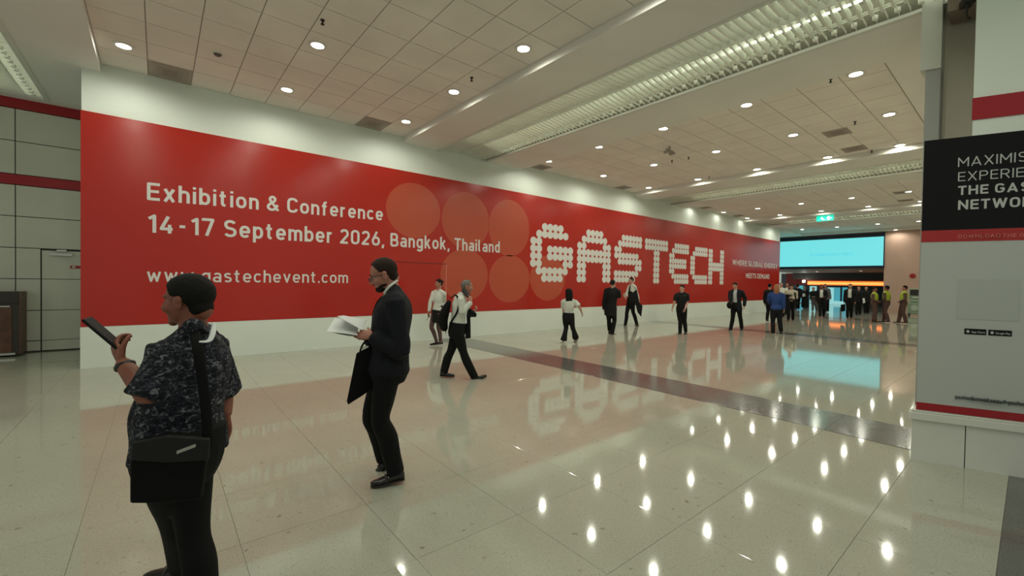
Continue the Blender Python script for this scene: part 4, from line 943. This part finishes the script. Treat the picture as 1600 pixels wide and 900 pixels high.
sheet([W(513, 518, -.13), W(553, 526, -.12), W(560, 512, .12), W(530, 503, .14)], 'sheet', -.004)
tb = slab('tote_bag', 'thin black document bag hanging from the suited man\'s forearm', 'bag', [W(557, 552, -.05), W(578, 541, -.05), W(592, 545, -.02), W(592, 600, 0), W(566, 618, -.03), W(544, 632, -.05), W(542, 626, -.05)], .04, M_bag, -B_.g)
obj('bag_handle', MB().tube([W(562, 552, -.02), W(566, 540, -.02), W(574, 532, -.02), W(581, 545, -.02)], [.008]*4, n=8, sub=4), M_bag, tb, True)
obj('cuff', MB().tube([W(566, 545, -.03), W(570, 542, -.04), W(573, 541, -.04)], [(.006, .006)]*3, n=8, sub=2), M_wshirt, tb, True)['label'] = 'white tag at the bag top'
# ---- skirt woman
Dd = person('woman in white blouse and black skirt standing by the red wall', foot=(685, 541), H=1.64, az=40, head=(685.5, 443), look=62, nod=8, neck=(686, 454), pelvis=(684, 484), female=True,
  kn=((674.5, 511, 0), (685.5, 511, .05)), an=((682, 534, .1), (688.5, 533, .1)), el=((672.5, 472, 0), (694, 472, .08)), wr=((670.5, 487, -.04), (690.5, 489, -.1)), hd=((669, 495, -.05), (685, 497, -.12)),
  toe=(60, 55), skin=M_skinB, hair=M_hairk, hairs='bun', vox=.008, wear=(('stockings', M_sheer, {'e': .003}), ('blouse', M_wshirt, {'e': .012, 'lo': .12, 'hem': (.118, .09), 'cuff': .014}), ('skirt', M_suit, {})))
phone(Dd.W(669, 496, -.08), Vector((.0, 0, 1))+Dd.rg*.5, Dd.g, 'black phone in the hand of the woman in the skirt', 1.1)
# ---- man on the phone
Cc = person('greying man in white shirt with backpack, striding right while on the phone', foot=(716, 591), H=1.70, az=268, head=(730, 448), look=274, nod=2, neck=(720.5, 461), pelvis=(714, 516), bulk=1.02, bulkf=1.12,
  kn=((724, 551, -.08), (704, 549, .08)), an=((742, 589, -.05), (693.5, 581, .06)), el=((722, 488, -.20), (722, 490, .20)), wr=((736, 472, -.15), (737, 488, .14)), hd=((734, 460, -.10), (744, 484, .12)),
  toe=(265, 272), toep=(24, -2), skin=M_skinB, hair=M_hairg, vox=.0075, curl=(30, 35), palm=((-.6, 0, .6), (0, 1, 0)),
  wear=(('trousers', M_trou, {'e': .014, 'e2': .028, 'vox': .010}), ('shirt', M_wshirt, {'e': .012, 'lo': .11, 'cuff': .014, 'fold': .006, 'vox': .009})))
W = Cc.W
phone(W(728, 458, -.12), (W(733, 464, -.1)-W(722, 451, -.12)), Cc.g*.6+Cc.rg*.8, 'black phone pressed to the ear of the man with the backpack', 1.15)
bp = empty('backpack', W(697, 513, 0), 'dark backpack on the back of the man on the phone', 'backpack')
mb = MB(); mb.tube([W(694, 512, 0), W(692, 500, 0), W(696, 485, 0), W(701, 473, 0)], [(.13, .065), (.15, .085), (.145, .075), (.10, .045)], lat=Cc.g, n=16, sub=4)
fobj('pack_body', mb, M_bag, bp, .012, 2)
obj('pack_pocket', MB().tube([W(688.5, 507, 0), W(687.5, 497, 0), W(690, 489, 0)], [(.09, .03)]*3, lat=Cc.g, n=12, sub=3), mat('pack_grey', (.03, .03, .032), .5), bp, True)
obj('shoulder_strap', MB().tube([W(705, 503, -.14), W(714, 488, -.19), W(717, 472, -.19), W(712, 461, -.17), W(704, 466, -.12)], [(.016, .006)]*5, lat=Cc.rg, n=8, sub=4), M_bag, bp, True)
obj('dangling_strap', MB().tube([W(697, 512, -.1), W(697, 517, -.1), W(696, 521, -.1)], [.008, .007, .005], n=6, sub=2), M_bag, bp, True)
obj('lanyard', MB().tube([W(717, 456, -.11), W(724, 470, -.13), W(727, 486, -.12), W(728, 505, -.14)], [(.008, .003), (.008, .003), (.014, .003), (.018, .003)], lat=Cc.rg, n=8, sub=4), M_paper, Cc.root, True)
jk = slab('folded_jacket', 'black jacket draped over the forearm of the man on the phone', 'jacket', [W(733, 480, .05), W(745, 490, .02), W(744, 495, .02), W(735, 495, .0), W(735.5, 528, .0), W(727, 529, .0), W(728, 490, .05)], .09, M_suit, -Cc.g, bevel=.01)
# ---- woman in white T-shirt
Ee = person('dark-haired woman in white T-shirt and wide black trousers walking away', foot=(887, 536), H=1.60, az=165, head=(888.5, 457), look=165, nod=4, neck=(889.5, 468), pelvis=(888, 496), female=True,
  kn=((895, 512, -.02), (884.5, 512, 0)), an=((900, 529, .25), (880, 534, -.05)), el=((905, 479, 0), (880.5, 482, .05)), wr=((908.5, 487, .05), (881, 493, .1)), toe=(155, 135), toep=(-25, 0),
  skin=M_skinC, hair=M_hairk, hairs='long', vox=.009, shoemat=M_shoew, wear=(('trousers', M_suit, {'e': .014, 'hemr': .095, 'vox': .011, 'up': .05}), ('t_shirt', M_wshirt, {'e': .022, 'sl': .42, 'cuff': .03, 'lo': .06})))
# ---- suit man from behind
Ff = person('man in black suit seen from behind, hand raised to his face', foot=(955, 522), H=1.76, az=190, head=(957.5, 443), look=205, nod=6, neck=(957, 451), pelvis=(954.5, 482),
  kn=((960, 501, .0), (951.5, 501, 0)), an=((956.5, 520.5, -.1), (952.5, 516, .1)), el=((967.5, 463, 0), (944, 470, 0)), wr=((961.5, 450, .12), (943.5, 483, .05)), hd=((960.5, 444, .14), (944.5, 489, .05)),
  toe=(225, 170), toep=(0, -50), skin=M_skinC, hair=M_hairk, vox=.009, palm=((-1, 0, 0), None), wear=(('trousers', M_trou, {'e': .014, 'e2': .025, 'vox': .012}), ('shirt', M_wshirt, {'e': .006, 'lo': .2, 'vox': .012}), ('jacket', M_suit, {'e': .026, 'lo': -.22, 'vox': .011})), shw=1.05)
# ---- man with tie
Gg = person('man in white shirt and black tie with a jacket over his arm', foot=(985, 509), H=1.76, az=55, head=(986, 438), look=62, nod=5, neck=(988, 445), pelvis=(986, 470),
  kn=((979.5, 489, 0), (989.5, 488, .05)), an=((977, 507.5, .05), (995, 506.5, .1)), el=((979.5, 458, -.1), (995, 458, .1)), wr=((979, 463, -.2), (998, 468, .05)), hd=((977.5, 466, -.25), (999, 473, 0)),
  toe=(70, 65), toep=(0, -15), skin=M_skinC, hair=M_hairk, vox=.009, wear=(('trousers', M_trou, {'e': .014, 'e2': .022, 'vox': .012}), ('shirt', M_wshirt, {'e': .011, 'lo': .11, 'cuff': .012})))
W = Gg.W
o = obj('tie', MB().tube([W(984.5, 446, -.13), W(983.5, 452, -.17), W(983, 463, -.17)], [(.018, .006), (.028, .006), (.034, .006)], lat=Gg.rg, n=8, sub=3), M_suit, Gg.root, True)
slab('carried_jacket', 'black jacket hanging over the arm of the man with a tie', 'jacket', [W(981, 456, -.12), W(995, 453, -.1), W(999, 472, -.1), W(1004, 478, -.1), W(1002, 495, -.1), W(996, 488, -.1), W(992, 472, -.1), W(983, 471, -.12)], .10, M_suit, -Gg.g)
slab('paper_bag', 'pale pouch held in front by the man with a tie', 'pouch', [W(973.5, 460, -.3), W(977, 457, -.3), W(979, 464, -.3), W(975, 465, -.3)], .05, mat('pouch_pale', (.5, .36, .30), .6), -Gg.g)
# ---- black polo man
Hh = person('staff man in black polo and trousers strolling in front of the wall', foot=(1067, 522), H=1.68, az=12, head=(1065.5, 450.5), look=25, nod=12, neck=(1065.5, 458), pelvis=(1065, 484),
  kn=((1063, 502, 0), (1069.5, 501, .05)), an=((1062.5, 520, -.05), (1071.5, 518, .1)), el=((1054, 471, 0), (1074, 471, 0)), wr=((1050.8, 481, -.05), (1070.8, 482, -.15)), hd=((1049.5, 487, -.08), (1069, 488, -.2)),
  toe=(50, 10), skin=M_skinC, hair=M_hairk, vox=.009, wear=(('trousers', M_trou, {'e': .016, 'e2': .02, 'vox': .012}), ('polo', M_suit, {'e': .018, 'sl': .42, 'cuff': .025, 'lo': -.02})))
obj('chest_logo', MB().box(-.03, .03, -.003, .003, -.006, .006, (Hh.W(1070, 462, -.17), Hh.rg, -Hh.g, (Z+Hh.rg*.2).normalized())), M_greyt, Hh.root)
# ---- open jacket man
Ii = person('man in open black suit over pale shirt walking with head bowed', foot=(1150, 516), H=1.72, az=18, head=(1148.5, 446.5), look=22, nod=20, neck=(1150, 453.5), pelvis=(1150.5, 478),
  kn=((1145, 496, 0), (1156.5, 495, .05)), an=((1141.5, 514, -.1), (1159, 513, .1)), el=((1140.5, 465, -.05), (1164, 466, .05)), wr=((1143, 472, -.15), (1163, 478, -.02)), hd=((1142, 477, -.2), (1162.5, 484, -.04)),
  toe=(50, 10), skin=M_skinC, hair=M_hairk, vox=.009, shw=1.08, wear=(('trousers', M_trou, {'e': .016, 'e2': .025, 'vox': .012}), ('shirt', M_greyshirt, {'e': .010, 'lo': .05, 'vox': .011}), ('jacket', M_navys, {'e': .028, 'lo': -.16, 'vox': .011, 'open': (.09, .06, -1)})))
W = Ii.W; hb = empty('round_bag', W(1140, 481, -.2), 'round black bag carried by the man with bowed head', 'bag')
obj('bag_body', MB().ell(W(1140.5, 477, -.2), (Ii.rg, Ii.g, Z), (.11, .07, .13), 18, 12), M_bag, hb, True); obj('bag_handle', MB().tube([W(1137.5, 473, -.2), W(1140, 468.5, -.2), W(1143.5, 472, -.2)], [.012]*3, n=8, sub=3), M_bag, hb, True)
# ---- blue sweater woman
Jj = person('blond woman in blue sweater and black trousers seen from behind', foot=(1214, 521), H=1.70, az=178, head=(1213.5, 449.5), look=178, nod=4, neck=(1213, 458), pelvis=(1213, 484), female=True,
  kn=((1218.5, 502, 0), (1207.5, 502, .0)), an=((1220.5, 517, .05), (1208, 519.5, -.05)), el=((1224, 471, 0), (1201.5, 469, .05)), wr=((1225, 483, 0), (1204, 475, .25)), hd=((1225, 490, 0), (1206, 474, .3)),
  toe=(175, 185), skin=M_skinC, hair=M_blond, hairs='bob', vox=.009, shw=1.1, wear=(('trousers', M_suit, {'e': .016, 'e2': .028, 'vox': .012, 'thigh': 1.1}), ('sweater', M_blue, {'e': .028, 'lo': .10, 'hem': (.185, .14), 'cuff': .02})))
# ================================================================== FAR CROWD
def far(label, hx, hy, fx, fy, az=0, look=None, nod=5, H=1.72, skin=M_skinC, hair=M_hairk, step=1, wear='suit', arms='down', bulk=1.0, **k):
    top = hy-(fy-hy)*.075; hgt = fy-top; Y = lambda f: fy-hgt*f; pm = hgt/H
    cx = lambda f: fx+(hx-fx)*min(1, f/.93); ca, sa = math.cos(R(az)), math.sin(R(az))
    def off(sd, fwd): # sd metres to the person's right, fwd metres ahead -> (dx px, depth m)
        return ((-ca*sd-sa*fwd)*pm, (sa*sd*1-ca*fwd))
    def J(f, sd, fwd): dx, dd = off(sd, fwd); return (cx(f)+dx, Y(f), dd)
    st = .16*step; kn = (J(.285, .09, .08*step+.03), J(.285, -.09, -.03*step+.03)); an = (J(.055+.0*step, .09, st), J(.055, -.08, -st))
    el = [J(.63, .25, -.03), J(.63, -.25, -.03)]; wr = [J(.485, .27, .05), J(.485, -.27, .05)]; hd = None
    if arms == 'front': wr = [J(.62, .10, .25), J(.62, -.08, .25)]; hd = (J(.63, .02, .30), J(.63, 0, .30))
    if arms == 'belly': wr = [J(.58, .12, .2), J(.58, -.12, .2)]; hd = (J(.58, .02, .24), J(.57, -.02, .24))
    if arms == 'left': wr[1] = J(.60, -.14, .22); hd = (None, J(.61, -.04, .26))
    tr = M_trou; W_ = []
    if wear == 'suit': W_ = [('trousers', M_trou, {'e': .016, 'e2': .025}), ('shirt', k.get('sc', M_wshirt), {'e': .010, 'lo': .05}), ('jacket', M_suit, {'e': .028, 'lo': -.18, 'open': (.09, .07, -1)})]
    if wear == 'shutsuit': W_ = [('trousers', M_trou, {'e': .016, 'e2': .025}), ('jacket', k.get('jc', M_suit), {'e': .024, 'lo': -.15})]
    if wear == 'shirt': W_ = [('trousers', k.get('tc', M_trou), {'e': .016, 'e2': .025}), ('shirt', k.get('sc', M_creamshirt), {'e': .020, 'lo': .05, 'hem': (.185, .14)})]
    if wear == 'abaya': W_ = [('abaya', M_suit, {'e': .03, 'lo': -.75, 'hem': (.24, .20)}), ('scarf', mat('scarf_grey', (.16, .15, .15), .8), {})]
    if wear == 'guard': W_ = [('trousers', M_brown, {'e': .018, 'e2': .03}), ('uniform_shirt', M_brown, {'e': .014, 'lo': .05}), ('vest', M_vest, {'e': .026})]
    for a in W_: a[2].setdefault('vox', .017)
    sm_ = k.get('shoemat')
    return person(label, foot=(fx, fy), H=H, az=az, look=az if look is None else look, nod=nod, head=(hx, hy), neck=J(.83, 0, 0), pelvis=J(.53, 0, 0), kn=kn, an=an, el=el, wr=wr, hd=hd,
                  toe=(az, az), skin=skin, group='guards in yellow vests' if wear == 'guard' else 'people in the distance near the doorway', hair=None if wear == 'abaya' else hair, vox=.0125, wear=W_, bulk=bulk, shw=k.get('shw', 1.0), female=k.get('female', False), eyes=False, shoemat=sm_)
K = far('man in cream shirt looking down at his phone, backpack strap on shoulder', 1236.5, 448, 1235.5, 501.5, az=8, nod=28, wear='shirt', arms='front', bulk=1.1, shw=1.08)
obj('backpack_strap', MB().tube([K.W(1242, 457, -.16), K.W(1242.5, 462, -.2), K.W(1243.5, 468, -.16)], [(.03, .01)]*3, lat=K.rg, n=8, sub=2), M_bag, K.root, True)
phone(K.W(1236, 461.5, -.36), Z*.5-K.g, K.rg, 'phone held by the man in the cream shirt', 1.0)
slab('coat_on_arm', 'dark coat hanging from the arm of the man in the cream shirt', 'coat', [K.W(1227, 460, -.2), K.W(1234, 460, -.25), K.W(1234, 474, -.2), K.W(1233, 490, -.15), K.W(1227, 492, -.15)], .12, M_suit, -K.g)
far('man in dark suit half hidden behind the man in the cream shirt', 1230, 444.5, 1228, 494, az=10, wear='suit', skin=M_skinB)
far('man in dark suit half hidden behind the blond woman, by the wall end', 1203, 447, 1203, 503, az=200, wear='shutsuit')
far('person with pale hair partly hidden behind the blond woman\'s head', 1220.5, 445, 1220, 496, az=15, wear='shirt', hair=M_hairg, sc=M_wshirt, skin=M_skinC)
L_ = far('dark-haired person in black with blue shoes in the middle distance', 1246.5, 447, 1246, 484, az=175, wear='shutsuit', jc=M_navys, shoemat=M_blue)
Mm = far('woman in grey headscarf and long black robe with a white badge', 1257, 449.5, 1258, 482.5, az=5, wear='abaya', arms='belly', female=True, step=.3)
obj('badge', MB().box(-.09, .09, -.006, .006, -.11, .11, (Mm.W(1255.5, 461, -.26), Mm.rg, -Mm.g, Z)), M_paper, Mm.root)
far('walker in black jacket and grey trousers left of the white-shirted suit man', 1271, 451.5, 1273, 486, az=20, wear='shirt', hair=M_hairg, sc=M_suit, tc=mat('trousers_grey', (.09, .08, .08), .8), shw=1.0, arms='left')
O_ = far('man in open black suit and white shirt walking toward the camera, centre of doorway', 1283.5, 448, 1284.5, 496, az=2, wear='suit', skin=M_skinA, arms='left', bulk=1.08, shw=1.03)
far('dark-haired man close behind the suited man at the doorway centre', 1289.5, 446.5, 1292, 488, az=355, wear='shutsuit', jc=mat('jacket_grey', (.09, .09, .10), .8), skin=M_skinB, shw=1.0)
Q_ = far('man in black suit and white shirt carrying a black case', 1328.5, 447, 1327, 498, az=5, wear='suit', bulk=1.05, shw=1.02, step=.6)
cs = slab('briefcase', 'black case carried by the suited man', 'briefcase', [Q_.W(1313.5, 476, -.05), Q_.W(1321, 475, -.05), Q_.W(1320.5, 486, -.05), Q_.W(1314, 487, -.05)], .12, M_bag, -Q_.g)
R_ = far('person in black clothes with a white bag at the hip, right of the suited man', 1342, 450, 1341, 493, az=5, wear='shutsuit', step=.5, shw=1.0)
slab('white_bag', 'small white bag at the side of the person in black', 'bag', [R_.W(1347.5, 466, -.2), R_.W(1351, 466, -.2), R_.W(1352, 473, -.2), R_.W(1348.5, 474, -.2)], .08, M_paper, -R_.g)
far('dark-clad person standing just left of the first guard', 1353.5, 450, 1354, 491, az=355, wear='shutsuit', step=.4)
far('guard in yellow vest and brown uniform, leftmost, leaning toward his colleague', 1366.5, 452, 1366, 503.5, az=285, wear='guard', skin=M_skinA, bulk=1.1, arms='belly', step=.4, shw=1.05)
far('middle guard in yellow vest and brown uniform facing left', 1385.5, 450, 1384, 504, az=115, wear='guard', skin=M_skinA, bulk=1.05, arms='belly', step=1)
far('rightmost guard in yellow vest and brown uniform standing apart', 1413.5, 450, 1409.5, 505.5, az=82, wear='guard', skin=M_skinB, bulk=1.05, arms='belly', step=1)
